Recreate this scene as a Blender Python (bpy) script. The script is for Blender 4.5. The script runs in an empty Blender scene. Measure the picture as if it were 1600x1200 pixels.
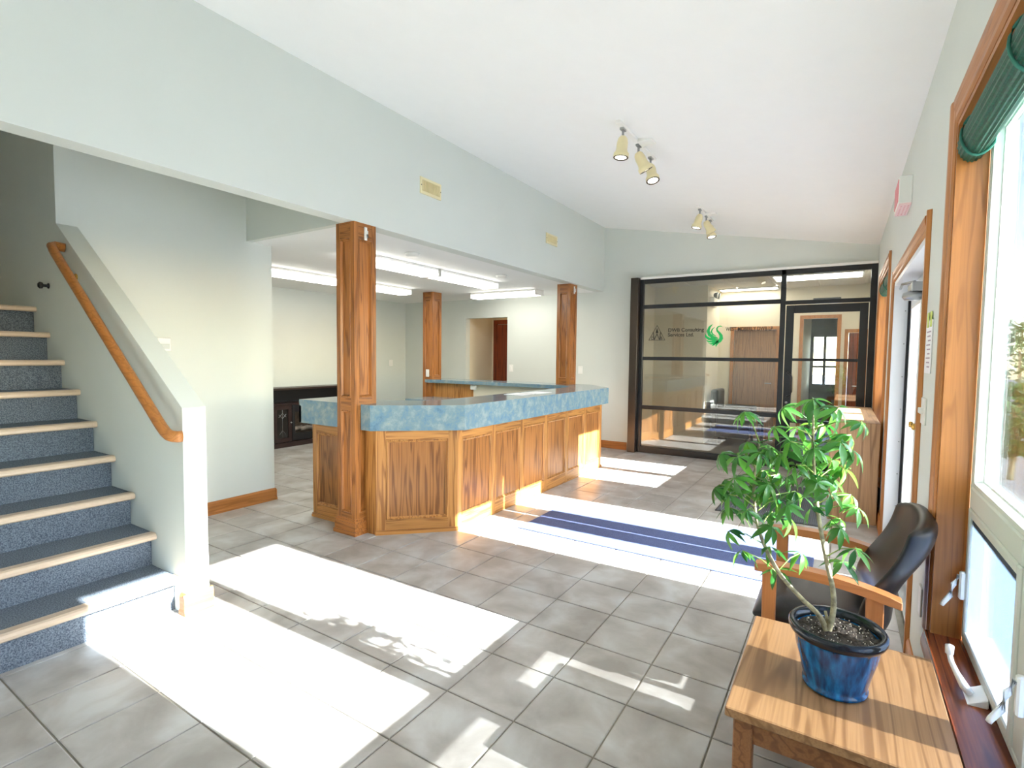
import bpy, bmesh, math, random
from mathutils import Vector, Matrix
random.seed(7)
SC = bpy.context.scene
COL = SC.collection

# ------------------------------------------------------------------ camera
F_PX, YAW, PITCH, ROLL, CAM_H = 812.24, 0.566155, 0.0541023, 0.0114675, 1.4252
_d = Vector((-math.sin(YAW)*math.cos(PITCH), math.cos(YAW)*math.cos(PITCH), -math.sin(PITCH)))
_r = Vector((math.cos(YAW), math.sin(YAW), 0)); _u = _r.cross(_d)
CR = math.cos(ROLL)*_r + math.sin(ROLL)*_u
CU = -math.sin(ROLL)*_r + math.cos(ROLL)*_u
cam_d = bpy.data.cameras.new('camera'); cam = bpy.data.objects.new('camera', cam_d); COL.objects.link(cam)
cam_d.sensor_width = 36; cam_d.lens = F_PX/1600*36; cam_d.clip_start = 0.02; cam_d.clip_end = 300
cam.matrix_world = Matrix(((CR.x, CU.x, -_d.x, 0), (CR.y, CU.y, -_d.y, 0), (CR.z, CU.z, -_d.z, CAM_H), (0, 0, 0, 1)))
SC.camera = cam
# ------------------------------------------------------------------ light
SUN_EL = math.radians(28.7)
world = bpy.data.worlds.new('sky'); SC.world = world; world.use_nodes = True
wn = world.node_tree.nodes; wl = world.node_tree.links
bg = wn['Background']; sky = wn.new('ShaderNodeTexSky'); sky.sky_type = 'NISHITA'
sky.sun_disc = False; sky.sun_elevation = SUN_EL; sky.sun_rotation = math.radians(90); sky.dust_density = 0.5
wl.new(sky.outputs[0], bg.inputs[0]); bg.inputs[1].default_value = 1.6
sun_d = bpy.data.lights.new('sun', 'SUN'); sun = bpy.data.objects.new('sun', sun_d); COL.objects.link(sun)
sun_d.energy = 50.0; sun_d.angle = math.radians(0.55); sun_d.color = (0.94, 0.965, 0.98)
sdir = Vector((-math.cos(SUN_EL), -0.024*math.cos(SUN_EL), -math.sin(SUN_EL)))
sun.rotation_euler = sdir.to_track_quat('-Z', 'Y').to_euler(); sun.location = (12, 3, 8)
SC.view_settings.view_transform = 'Standard'; SC.view_settings.look = 'None'
SC.view_settings.gamma = 1.0; SC.view_settings.use_curve_mapping = False
SC.view_settings.exposure = 0.48
SC.cycles.use_denoising = True
SC.cycles.max_bounces = 14; SC.cycles.diffuse_bounces = 8; SC.cycles.transparent_max_bounces = 24
SC.cycles.sample_clamp_indirect = 12

# ------------------------------------------------------------------ helpers
W = {}          # world origin of every object


def srgb(r, g, b):
    f = lambda c: (c/255/12.92) if c/255 <= 0.04045 else ((c/255+0.055)/1.055)**2.4
    return (f(r), f(g), f(b), 1)


def B():
    return bmesh.new()


def hexa(bm, pts):
    v = [bm.verts.new(p) for p in pts]
    for f in ((0, 3, 2, 1), (4, 5, 6, 7), (0, 1, 5, 4), (1, 2, 6, 5), (2, 3, 7, 6), (3, 0, 4, 7)):
        bm.faces.new([v[i] for i in f])
    return v


def box(bm, x0, x1, y0, y1, z0, z1):
    return hexa(bm, [(x0, y0, z0), (x1, y0, z0), (x1, y1, z0), (x0, y1, z0), (x0, y0, z1), (x1, y0, z1), (x1, y1, z1), (x0, y1, z1)])


def bevel(bm, off, seg=2):
    bmesh.ops.bevel(bm, geom=list(bm.edges), offset=off, segments=seg, profile=0.5, affect='EDGES')
    return bm


def bbox(x0, x1, y0, y1, z0, z1, off=0.004, seg=1):
    bm = B(); box(bm, x0, x1, y0, y1, z0, z1)
    return bevel(bm, off, seg)


def prism(bm, pts, axis, a, b):
    """polygon pts extruded along axis ('x': pts are (y,z); 'y': (x,z); 'z': (x,y))"""
    def mk(p, t):
        return {'x': (t, p[0], p[1]), 'y': (p[0], t, p[1]), 'z': (p[0], p[1], t)}[axis]
    lo = [bm.verts.new(mk(p, a)) for p in pts]; hi = [bm.verts.new(mk(p, b)) for p in pts]
    n = len(pts)
    bm.faces.new(lo[::-1]); bm.faces.new(hi)
    for i in range(n):
        bm.faces.new((lo[i], lo[(i+1) % n], hi[(i+1) % n], hi[i]))


def tube(bm, pts, rad, n=8, cap=True, flat=1.0):
    pts = [Vector(p) for p in pts]; rings = []
    up = Vector((0, 0, 1))
    for i, p in enumerate(pts):
        t = (pts[min(i+1, len(pts)-1)] - pts[max(i-1, 0)]).normalized()
        ref = up if abs(t.dot(up)) < 0.95 else Vector((1, 0, 0))
        a = t.cross(ref).normalized(); b = a.cross(t).normalized()
        r = rad[i] if isinstance(rad, (list, tuple)) else rad
        rings.append([bm.verts.new(p + a*r*math.cos(2*math.pi*k/n) + b*r*flat*math.sin(2*math.pi*k/n)) for k in range(n)])
    for i in range(len(rings)-1):
        for k in range(n):
            bm.faces.new((rings[i][k], rings[i][(k+1) % n], rings[i+1][(k+1) % n], rings[i+1][k]))
    if cap:
        bm.faces.new(rings[0][::-1]); bm.faces.new(rings[-1])


def lathe(bm, prof, c=(0, 0, 0), n=24, M=None, caps=True):
    """profile (r,z) about z through c; optional matrix M applied before moving to c"""
    rings = []
    for r, z in prof:
        ring = []
        for k in range(n):
            v = Vector((r*math.cos(2*math.pi*k/n), r*math.sin(2*math.pi*k/n), z))
            if M: v = M @ v
            ring.append(bm.verts.new(v + Vector(c)))
        rings.append(ring)
    for i in range(len(rings)-1):
        for k in range(n):
            bm.faces.new((rings[i][k], rings[i][(k+1) % n], rings[i+1][(k+1) % n], rings[i+1][k]))
    if not caps: return
    if prof[0][0] > 1e-5: bm.faces.new(rings[0][::-1])
    if prof[-1][0] > 1e-5: bm.faces.new(rings[-1])


def props(o, label=None, cat=None, group=None, kind=None):
    if label: o['label'] = label
    if cat: o['category'] = cat
    if group: o['group'] = group
    if kind: o['kind'] = kind
    return o


def thing(name, loc, label, cat, group=None, kind=None):
    o = bpy.data.objects.new(name, None); COL.objects.link(o)
    o.location = loc; W[o] = Vector(loc); o.empty_display_size = 0.1
    return props(o, label, cat, group, kind)


def fin(name, bm, m, parent=None, label=None, cat=None, group=None, kind=None, smooth=False):
    bmesh.ops.recalc_face_normals(bm, faces=bm.faces)
    if parent is not None:
        org = W[parent]
    else:
        xs = [v.co for v in bm.verts]
        org = Vector(((min(c.x for c in xs)+max(c.x for c in xs))/2, (min(c.y for c in xs)+max(c.y for c in xs))/2, min(c.z for c in xs)))
    for v in bm.verts: v.co -= org
    me = bpy.data.meshes.new(name); bm.to_mesh(me); bm.free()
    if smooth:
        for p in me.polygons: p.use_smooth = True
    me.materials.append(m)
    o = bpy.data.objects.new(name, me); COL.objects.link(o)
    if parent is not None: o.parent = parent
    else: o.location = org
    W[o] = org.copy()
    return props(o, label, cat, group, kind)


def inst(name, me, loc, parent, rot=None, scale=None):
    o = bpy.data.objects.new(name, me); COL.objects.link(o); o.parent = parent
    o.location = Vector(loc) - W[parent]
    if rot: o.rotation_euler = rot
    if scale: o.scale = scale
    W[o] = Vector(loc)
    return o


def mesh_of(name, bm, m, smooth=False):
    bmesh.ops.recalc_face_normals(bm, faces=bm.faces)
    me = bpy.data.meshes.new(name); bm.to_mesh(me); bm.free(); me.materials.append(m)
    if smooth:
        for p in me.polygons: p.use_smooth = True
    return me


class Face:
    """a working plane: u along dirn, v up, w out along the normal"""
    def __init__(s, o, u, n):
        s.o, s.u, s.n = Vector(o), Vector(u).normalized(), Vector(n).normalized()

    def p(s, u, v, w): return s.o + s.u*u + Vector((0, 0, v)) + s.n*w

    def box(s, bm, u0, u1, v0, v1, w0, w1):
        return hexa(bm, [s.p(u0, v0, w0), s.p(u1, v0, w0), s.p(u1, v0, w1), s.p(u0, v0, w1), s.p(u0, v1, w0), s.p(u1, v1, w0), s.p(u1, v1, w1), s.p(u0, v1, w1)])

    def ring(s, bm, u0, u1, v0, v1, prof):
        """prof: list of (inset, w)"""
        loops = []
        for i, w in prof:
            loops.append([bm.verts.new(s.p(*q, w)) for q in ((u0+i, v0+i), (u1-i, v0+i), (u1-i, v1-i), (u0+i, v1-i))])
        for a, b in zip(loops, loops[1:]):
            for k in range(4):
                bm.faces.new((a[k], a[(k+1) % 4], b[(k+1) % 4], b[k]))


# ------------------------------------------------------------------ materials
def principled(name):
    m = bpy.data.materials.new(name); m.use_nodes = True
    nt = m.node_tree; return m, nt, nt.nodes['Principled BSDF']


def plain(name, col, rough=0.5, metal=0.0, var=0.0, vscale=8.0, bump=0.0, bscale=60.0, spec=None, col2=None, detail=4):
    m, nt, b = principled(name)
    b.inputs['Base Color'].default_value = col; b.inputs['Roughness'].default_value = rough; b.inputs['Metallic'].default_value = metal
    if spec is not None: b.inputs['Specular IOR Level'].default_value = spec
    tc = nt.nodes.new('ShaderNodeTexCoord')
    if var > 0 or col2:
        n = nt.nodes.new('ShaderNodeTexNoise'); n.inputs['Scale'].default_value = vscale; n.inputs['Detail'].default_value = detail
        nt.links.new(tc.outputs['Object'], n.inputs['Vector'])
        mx = nt.nodes.new('ShaderNodeMix'); mx.data_type = 'RGBA'
        c2 = col2 or tuple(c*(1-var) for c in col[:3])+(1,)
        mx.inputs['A'].default_value = col; mx.inputs['B'].default_value = c2
        cr = nt.nodes.new('ShaderNodeMapRange'); cr.inputs[1].default_value = 0.35; cr.inputs[2].default_value = 0.65
        nt.links.new(n.outputs[0], cr.inputs[0]); nt.links.new(cr.outputs[0], mx.inputs['Factor'])
        nt.links.new(mx.outputs['Result'], b.inputs['Base Color'])
    if bump > 0:
        n2 = nt.nodes.new('ShaderNodeTexNoise'); n2.inputs['Scale'].default_value = bscale; n2.inputs['Detail'].default_value = 3
        nt.links.new(tc.outputs['Object'], n2.inputs['Vector'])
        bp = nt.nodes.new('ShaderNodeBump'); bp.inputs['Strength'].default_value = bump; bp.inputs['Distance'].default_value = 0.004
        nt.links.new(n2.outputs[0], bp.inputs['Height']); nt.links.new(bp.outputs[0], b.inputs['Normal'])
    return m


def oak(name, light, dark, axis='z', rough=0.38, scale=1.0, contrast=1.0, turn=0.0):
    m, nt, b = principled(name); N = nt.nodes.new; L = nt.links.new
    tc0 = N('ShaderNodeTexCoord'); oi = N('ShaderNodeObjectInfo')
    tc = N('ShaderNodeVectorRotate'); tc.rotation_type = 'Z_AXIS'; tc.inputs['Angle'].default_value = turn; L(tc0.outputs['Object'], tc.inputs['Vector'])
    mp = N('ShaderNodeMapping'); s = {'x': (1.1, 20, 20), 'y': (20, 1.1, 20), 'z': (20, 20, 1.1)}[axis]
    mp.inputs['Scale'].default_value = tuple(c*scale for c in s)
    rv = N('ShaderNodeVectorMath'); rv.operation = 'SCALE'; rv.inputs[0].default_value = (7.3, 5.1, 9.7)
    L(oi.outputs['Random'], rv.inputs['Scale']); L(rv.outputs[0], mp.inputs['Location']); L(tc.outputs[0], mp.inputs['Vector'])
    n1 = N('ShaderNodeTexNoise'); n1.inputs['Scale'].default_value = 0.7; n1.inputs['Detail'].default_value = 2.0; n1.inputs['Distortion'].default_value = 0.3
    L(mp.outputs[0], n1.inputs['Vector'])
    mu = N('ShaderNodeMath'); mu.operation = 'MULTIPLY'; mu.inputs[1].default_value = 38; L(n1.outputs[0], mu.inputs[0])
    si = N('ShaderNodeMath'); si.operation = 'SINE'; L(mu.outputs[0], si.inputs[0])
    mr = N('ShaderNodeMapRange'); mr.inputs[1].default_value = 0.1; mr.inputs[2].default_value = 1.0; mr.inputs[4].default_value = 0.85*contrast
    L(si.outputs[0], mr.inputs[0])
    mp2 = N('ShaderNodeMapping'); s2 = {'x': (3, 160, 160), 'y': (160, 3, 160), 'z': (160, 160, 3)}[axis]; mp2.inputs['Scale'].default_value = s2
    L(tc.outputs[0], mp2.inputs['Vector'])
    n2 = N('ShaderNodeTexNoise'); n2.inputs['Scale'].default_value = 1.0; n2.inputs['Detail'].default_value = 3; L(mp2.outputs[0], n2.inputs['Vector'])
    mr2 = N('ShaderNodeMapRange'); mr2.inputs[1].default_value = 0.42; mr2.inputs[2].default_value = 0.68; mr2.inputs[4].default_value = 0.45*contrast
    L(n2.outputs[0], mr2.inputs[0])
    mxm = N('ShaderNodeMath'); mxm.operation = 'MAXIMUM'; L(mr.outputs[0], mxm.inputs[0]); L(mr2.outputs[0], mxm.inputs[1])
    mx = N('ShaderNodeMix'); mx.data_type = 'RGBA'; mx.inputs['A'].default_value = light; mx.inputs['B'].default_value = dark
    L(mxm.outputs[0], mx.inputs['Factor'])
    hs = N('ShaderNodeHueSaturation'); vr = N('ShaderNodeMapRange'); vr.inputs[3].default_value = 0.86; vr.inputs[4].default_value = 1.12
    L(oi.outputs['Random'], vr.inputs[0]); L(vr.outputs[0], hs.inputs['Value']); L(mx.outputs['Result'], hs.inputs['Color'])
    L(hs.outputs[0], b.inputs['Base Color']); b.inputs['Roughness'].default_value = rough
    return m


def emit(name, col, s):
    m = bpy.data.materials.new(name); m.use_nodes = True; nt = m.node_tree
    nt.nodes.remove(nt.nodes['Principled BSDF']); e = nt.nodes.new('ShaderNodeEmission')
    e.inputs[0].default_value = col; e.inputs[1].default_value = s
    nt.links.new(e.outputs[0], nt.nodes['Material Output'].inputs[0]); return m


def glass(name, tint=(1, 1, 1, 1), refl=1.0, ior=1.5):
    m = bpy.data.materials.new(name); m.use_nodes = True; nt = m.node_tree
    nt.nodes.remove(nt.nodes['Principled BSDF']); N = nt.nodes.new; L = nt.links.new
    t = N('ShaderNodeBsdfTransparent'); t.inputs[0].default_value = tint
    g = N('ShaderNodeBsdfGlossy'); g.inputs['Roughness'].default_value = 0.0
    fr = N('ShaderNodeFresnel'); fr.inputs[0].default_value = ior
    mu = N('ShaderNodeMath'); mu.operation = 'MULTIPLY'; mu.inputs[1].default_value = refl; mu.use_clamp = True; L(fr.outputs[0], mu.inputs[0])
    mx = N('ShaderNodeMixShader'); L(mu.outputs[0], mx.inputs[0]); L(t.outputs[0], mx.inputs[1]); L(g.outputs[0], mx.inputs[2])
    L(mx.outputs[0], nt.nodes['Material Output'].inputs[0]); return m


M_WALL = plain('wall_paint', srgb(214, 219, 213), 0.62, var=0.02, vscale=2)
M_WALLB = plain('wall_paint_beige', srgb(224, 214, 190), 0.65, var=0.02, vscale=2)
M_CEIL = plain('ceiling_paint', srgb(240, 241, 240), 0.75, var=0.01, bump=0.05, bscale=180)
M_WHITE = plain('white_plastic', srgb(238, 238, 234), 0.35)
M_WHITEM = plain('white_steel', srgb(228, 231, 234), 0.4, bump=0.02, bscale=30)
M_VINYL = plain('white_vinyl_frame', srgb(208, 213, 208), 0.35)
M_CREAM = plain('cream_metal', srgb(233, 222, 178), 0.35)
M_VENT = plain('vent_slat_tan', srgb(214, 180, 112), 0.45)
M_BLACKM = plain('black_aluminium', srgb(44, 46, 48), 0.32, metal=0.4)
M_BRONZE = plain('dark_bronze', srgb(70, 62, 54), 0.35, metal=0.5)
M_BLACK = plain('black_plastic', srgb(28, 28, 30), 0.4)
M_STEEL = plain('grey_steel', srgb(165, 168, 168), 0.3, metal=0.85)
M_BRASS = plain('brass', srgb(205, 165, 85), 0.25, metal=0.9)
M_GROUT = plain('grout', srgb(140, 134, 120), 0.85, var=0.15, vscale=30)
M_GREENBLIND = plain('green_matchstick', srgb(12, 92, 70), 0.5, col2=srgb(6, 62, 48), vscale=90)
M_GREENCORD = plain('green_cord', srgb(40, 110, 94), 0.7)
M_PAPER = plain('paper', srgb(240, 240, 242), 0.7)
M_TAPE = plain('green_tape', srgb(205, 222, 120), 0.6)
M_PRINT = plain('print_ink', srgb(170, 150, 165), 0.7)
M_RED = plain('red_lens', srgb(222, 120, 130), 0.4)
M_DOTS = plain('pink_grille', srgb(244, 214, 216), 0.5)
M_LEATHER = plain('black_vinyl', srgb(36, 33, 32), 0.33, bump=0.04, bscale=220, col2=srgb(26, 25, 25), vscale=6)
M_DARKWOOD = plain('espresso_wood', srgb(52, 36, 33), 0.35, var=0.3, vscale=12)
M_DARKIN = plain('black_interior', srgb(18, 18, 20), 0.5)
M_SMOKE = plain('firebox_glass', srgb(40, 38, 36), 0.08)
M_LOG = plain('ceramic_log', srgb(150, 140, 128), 0.9, var=0.5, vscale=14)
M_TEXT = plain('black_lettering', srgb(24, 24, 24), 0.5)
M_SWAN = plain('green_vinyl', srgb(22, 178, 92), 0.5)
M_CARPET = plain('blue_carpet', srgb(126, 136, 146), 0.95, col2=srgb(72, 82, 96), vscale=170, bump=0.6, bscale=350, detail=2)
M_NOSING = plain('tan_nosing', srgb(206, 184, 160), 0.3)
M_MAT = plain('blue_floor_mat', srgb(98, 110, 150), 0.95, col2=srgb(66, 78, 118), vscale=220, bump=0.6, bscale=300, detail=2)
M_RIB = plain('grey_ribbed_mat', srgb(120, 124, 134), 0.9, var=0.3, vscale=160)
M_SOIL = plain('potting_soil', srgb(34, 28, 24), 0.95, col2=srgb(70, 60, 52), vscale=130, bump=1.0, bscale=120)
M_PERL = plain('perlite', srgb(215, 205, 190), 0.9)
M_BARK = plain('pale_bark', srgb(176, 166, 132), 0.8, col2=srgb(120, 112, 88), vscale=60, bump=0.3, bscale=90)
M_STEM = plain('green_stem', srgb(128, 150, 70), 0.6)
M_CEILTILE = plain('acoustic_tile', srgb(214, 208, 196), 0.9, var=0.05, vscale=60, bump=0.2, bscale=200)
M_TBAR = plain('ceiling_tbar', srgb(225, 220, 208), 0.5)
M_CONC = plain('asphalt', srgb(128, 130, 132), 0.9, var=0.12, vscale=3)
M_SCREENF = plain('grey_screen_edge', srgb(120, 128, 132), 0.6)
M_VERTS = plain('dark_brown_trim', srgb(92, 56, 40), 0.6)  # plain dark brown, not assigned to any object
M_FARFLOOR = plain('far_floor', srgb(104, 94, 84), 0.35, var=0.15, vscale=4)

OAKL, OAKD = srgb(188, 132, 70), srgb(130, 80, 36)
M_OAKZ = oak('oak_z', OAKL, OAKD, 'z'); M_OAKX = oak('oak_x', OAKL, OAKD, 'x'); M_OAKY = oak('oak_y', OAKL, OAKD, 'y')
M_OAKD = oak('oak_diagonal', OAKL, OAKD, 'x', turn=-math.atan2(0.45, 0.455))
M_COLY = oak('oak_column_y', srgb(174, 112, 56), srgb(116, 68, 30), 'y', 0.3)
M_PANZ = oak('oak_panel_z', srgb(170, 114, 62), srgb(106, 64, 30), 'z', 0.3)
M_COLZ = oak('oak_column_z', srgb(174, 112, 56), srgb(116, 68, 30), 'z', 0.3)
M_COLX = oak('oak_column_x', srgb(174, 112, 56), srgb(116, 68, 30), 'x', 0.3)
TL, TD = srgb(184, 120, 60), srgb(136, 82, 36)
M_TRIMZ = oak('oak_trim_z', TL, TD, 'z', 0.4, 1.2, 0.6); M_TRIMY = oak('oak_trim_y', TL, TD, 'y', 0.4, 1.2, 0.6); M_TRIMX = oak('oak_trim_x', TL, TD, 'x', 0.4, 1.2, 0.6)
M_SILL = oak('oak_sill', srgb(140, 70, 34), srgb(82, 36, 18), 'y', 0.25)
M_TABLE = oak('laminate_oak', srgb(166, 126, 86), srgb(120, 84, 52), 'y', 0.35, 0.8, 0.9)
M_TABLED = oak('laminate_oak_edge', srgb(150, 100, 62), srgb(112, 70, 42), 'y', 0.4)
M_CAB = oak('pale_oak', srgb(192, 152, 112), srgb(142, 104, 72), 'z', 0.45, 0.8)
M_CABY = oak('pale_oak_top', srgb(196, 158, 118), srgb(146, 108, 76), 'y', 0.4, 0.8)
M_CHAIRW = oak('chair_beech', srgb(186, 120, 70), srgb(160, 96, 52), 'x', 0.35, 1.0, 0.5)
M_CHAIRZ = oak('chair_beech_z', srgb(186, 120, 70), srgb(160, 96, 52), 'z', 0.35, 1.0, 0.5)
M_RED_DOOR = oak('mahogany_door', srgb(142, 62, 26), srgb(88, 32, 12), 'z', 0.35)
M_FDOOR = oak('far_oak_door', srgb(168, 122, 80), srgb(130, 90, 56), 'z', 0.4)
M_GLASS = glass('window_glass', (0.97, 0.985, 0.98, 1), 0.9)
M_GLASSP = glass('partition_glass', (0.93, 0.94, 0.93, 1), 2.2)
M_TUBE = emit('fluorescent_diffuser', (1.0, 0.97, 0.88, 1), 10.5)
M_TROF = emit('troffer_diffuser', (1.0, 0.95, 0.86, 1), 13.0)
M_BULB = emit('halogen_face', (1.0, 0.9, 0.74, 1), 6.0)


def m_screen():
    m = bpy.data.materials.new('insect_screen'); m.use_nodes = True; nt = m.node_tree; b = nt.nodes['Principled BSDF']
    b.inputs['Base Color'].default_value = srgb(112, 124, 140); b.inputs['Roughness'].default_value = 0.8
    t = nt.nodes.new('ShaderNodeBsdfTransparent'); mx = nt.nodes.new('ShaderNodeMixShader'); mx.inputs[0].default_value = 0.6
    tr = nt.nodes.new('ShaderNodeBsdfTranslucent'); tr.inputs[0].default_value = srgb(84, 104, 136)
    m2 = nt.nodes.new('ShaderNodeMixShader'); m2.inputs[0].default_value = 0.5
    L = nt.links.new; L(b.outputs[0], m2.inputs[1]); L(tr.outputs[0], m2.inputs[2])
    L(t.outputs[0], mx.inputs[1]); L(m2.outputs[0], mx.inputs[2]); L(mx.outputs[0], nt.nodes['Material Output'].inputs[0]); return m


def m_tile():
    m, nt, b = principled('floor_tile_glaze'); N = nt.nodes.new; L = nt.links.new
    g = N('ShaderNodeNewGeometry'); oi = N('ShaderNodeObjectInfo')
    n = N('ShaderNodeTexNoise'); n.inputs['Scale'].default_value = 4.2; n.inputs['Detail'].default_value = 6; n.inputs['Distortion'].default_value = 0.4; L(g.outputs['Position'], n.inputs['Vector'])
    cr = N('ShaderNodeValToRGB'); e = cr.color_ramp.elements
    e[0].position = 0.34; e[0].color = srgb(156, 150, 143); e[1].position = 0.66; e[1].color = srgb(192, 191, 188)
    q = cr.color_ramp.elements.new(0.5); q.color = srgb(174, 169, 163)
    L(n.outputs[0], cr.inputs[0])
    n2 = N('ShaderNodeTexNoise'); n2.inputs['Scale'].default_value = 60; n2.inputs['Detail'].default_value = 3; L(g.outputs['Position'], n2.inputs['Vector'])
    hs = N('ShaderNodeHueSaturation'); mr = N('ShaderNodeMapRange'); mr.inputs[3].default_value = 0.93; mr.inputs[4].default_value = 1.05
    L(oi.outputs['Random'], mr.inputs[0]); L(mr.outputs[0], hs.inputs['Value']); L(cr.outputs[0], hs.inputs['Color']); L(hs.outputs[0], b.inputs['Base Color'])
    bp = N('ShaderNodeBump'); bp.inputs['Strength'].default_value = 0.12; bp.inputs['Distance'].default_value = 0.003
    ad = N('ShaderNodeMath'); ad.operation = 'ADD'; L(n.outputs[0], ad.inputs[0]); L(n2.outputs[0], ad.inputs[1]); L(ad.outputs[0], bp.inputs['Height']); L(bp.outputs[0], b.inputs['Normal'])
    b.inputs['Roughness'].default_value = 0.36
    return m


def m_laminate():
    m, nt, b = principled('teal_marbled_laminate'); N = nt.nodes.new; L = nt.links.new
    tc = N('ShaderNodeTexCoord')
    n = N('ShaderNodeTexNoise'); n.inputs['Scale'].default_value = 11; n.inputs['Detail'].default_value = 9; n.inputs['Roughness'].default_value = 0.7; n.inputs['Distortion'].default_value = 0.3
    L(tc.outputs['Object'], n.inputs['Vector'])
    cr = N('ShaderNodeValToRGB'); e = cr.color_ramp.elements
    e[0].position = 0.3; e[0].color = srgb(88, 118, 138); e[1].position = 0.72; e[1].color = srgb(156, 164, 152)
    for p, c in ((0.42, (106, 136, 156)), (0.52, (120, 142, 150)), (0.6, (138, 155, 160))):
        q = cr.color_ramp.elements.new(p); q.color = srgb(*c)
    L(n.outputs[0], cr.inputs[0]); L(cr.outputs[0], b.inputs['Base Color']); b.inputs['Roughness'].default_value = 0.14
    return m


def m_pot():
    m, nt, b = principled('blue_reactive_glaze'); N = nt.nodes.new; L = nt.links.new
    tc = N('ShaderNodeTexCoord'); mp = N('ShaderNodeMapping'); mp.inputs['Scale'].default_value = (30, 30, 4); L(tc.outputs['Object'], mp.inputs[0])
    n = N('ShaderNodeTexNoise'); n.inputs['Scale'].default_value = 1.6; n.inputs['Detail'].default_value = 6; L(mp.outputs[0], n.inputs['Vector'])
    cr = N('ShaderNodeValToRGB'); e = cr.color_ramp.elements
    e[0].position = 0.32; e[0].color = srgb(4, 36, 66); e[1].position = 0.7; e[1].color = srgb(16, 128, 192)
    q = cr.color_ramp.elements.new(0.5); q.color = srgb(8, 80, 132)
    L(n.outputs[0], cr.inputs[0]); L(cr.outputs[0], b.inputs['Base Color']); b.inputs['Roughness'].default_value = 0.1; b.inputs['Coat Weight'].default_value = 0.1
    return m


def m_leaf(name, c1, c2):
    m, nt, b = principled(name); N = nt.nodes.new; L = nt.links.new
    oi = N('ShaderNodeObjectInfo'); mx = N('ShaderNodeMix'); mx.data_type = 'RGBA'; mx.inputs['A'].default_value = c1; mx.inputs['B'].default_value = c2
    L(oi.outputs['Random'], mx.inputs['Factor']); L(mx.outputs['Result'], b.inputs['Base Color']); b.inputs['Roughness'].default_value = 0.28
    tr = N('ShaderNodeBsdfTranslucent'); hs = N('ShaderNodeHueSaturation'); hs.inputs['Value'].default_value = 1.7; hs.inputs['Hue'].default_value = 0.47
    L(mx.outputs['Result'], hs.inputs['Color']); L(hs.outputs[0], tr.inputs[0])
    ms = N('ShaderNodeMixShader'); ms.inputs[0].default_value = 0.27; L(b.outputs[0], ms.inputs[1]); L(tr.outputs[0], ms.inputs[2]); L(ms.outputs[0], nt.nodes['Material Output'].inputs[0])
    return m


M_RIM = plain('dark_rim_glaze', srgb(16, 24, 34), 0.15)
M_SCREEN = m_screen(); M_TILE = m_tile(); M_LAM = m_laminate(); M_POT = m_pot()
M_LEAF = m_leaf('schefflera_leaf', srgb(26, 84, 46), srgb(82, 146, 48)); M_SHRUB = m_leaf('shrub_leaf', srgb(60, 104, 56), srgb(96, 140, 76))

# ------------------------------------------------------------------ dimensions
RW, RWO = 0.315, 0.47            # inner and outer face of the window wall
FX, FXB = -3.19, -3.33           # upper wall above the counter
YB, YBO = 7.65, 7.77             # end wall
ZS = 2.44                        # office ceiling / soffit height
YR = -2.6                        # wall behind the viewer
ceil_z = lambda x: 2.80 + 0.1774*(0.305 - x)
WIN = [(1.00, 2.44), (5.60, 7.04), (-1.60, -0.16)]
WZ0, WZ1 = 0.40, 2.27
DOOR = (3.12, 4.98, 0.0, 2.02)


def cells(a0, a1, z0, z1, holes):
    As = sorted({a0, a1, *[min(max(h[0], a0), a1) for h in holes], *[min(max(h[1], a0), a1) for h in holes]})
    Zs = sorted({z0, z1, *[min(max(h[2], z0), z1) for h in holes], *[min(max(h[3], z0), z1) for h in holes]})
    for i in range(len(As)-1):
        for j in range(len(Zs)-1):
            ca, cz = (As[i]+As[i+1])/2, (Zs[j]+Zs[j+1])/2
            if not any(h[0] < ca < h[1] and h[2] < cz < h[3] for h in holes):
                yield As[i], As[i+1], Zs[j], Zs[j+1]


def wall_x(name, x0, x1, y0, y1, z0, z1, holes=(), m=M_WALL):
    bm = B()
    for a, b, c, d in cells(y0, y1, z0, z1, holes): box(bm, x0, x1, a, b, c, d)
    return fin(name, bm, m, kind='structure')


def wall_y(name, y0, y1, x0, x1, z0, z1, holes=(), m=M_WALL):
    bm = B()
    for a, b, c, d in cells(x0, x1, z0, z1, holes): box(bm, a, b, y0, y1, c, d)
    return fin(name, bm, m, kind='structure')


# ------------------------------------------------------------------ shell
bm = B(); box(bm, -7.5, RWO, YR-0.1, YB+0.06, -0.12, -0.006); floor = fin('floor', bm, M_GROUT, kind='structure')
wall_x('wall_right', RW, RWO, YR, 10.1, 0, 3.0, [(a, b, WZ0, WZ1) for a, b in WIN] + [DOOR])
wall_y('wall_end', YB, YBO, -7.5, RW, 0, 3.75, [(-2.70, RW, -1, 2.585), (-5.88, -4.97, -1, 2.10)])
bm = B(); box(bm, FXB, FX, YR, YB, ZS, 3.75); fin('wall_upper', bm, M_WALL, kind='structure')
bm = B(); prism(bm, [(RWO, ceil_z(RWO)), (FX-0.02, ceil_z(FX-0.02)), (FX-0.02, ceil_z(FX)+0.25), (RWO, ceil_z(RWO)+0.25)], 'y', YR, YB+0.05); fin('ceiling', bm, M_CEIL, kind='structure')
bm = B(); box(bm, -7.5, FXB, 2.80, YB, ZS, ZS+0.08); box(bm, -7.5, -4.75, 1.51, 2.80, ZS, ZS+0.08); fin('ceiling', bm, M_CEIL, kind='structure')
bm = B(); box(bm, -4.75, FXB, 2.745, 2.80, ZS, 3.7); fin('wall_header', bm, M_WALL, kind='structure')
bm = B(); box(bm, -6.5, FXB, YR, 2.80, 3.62, 3.72); fin('ceiling', bm, M_CEIL, kind='structure')
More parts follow.
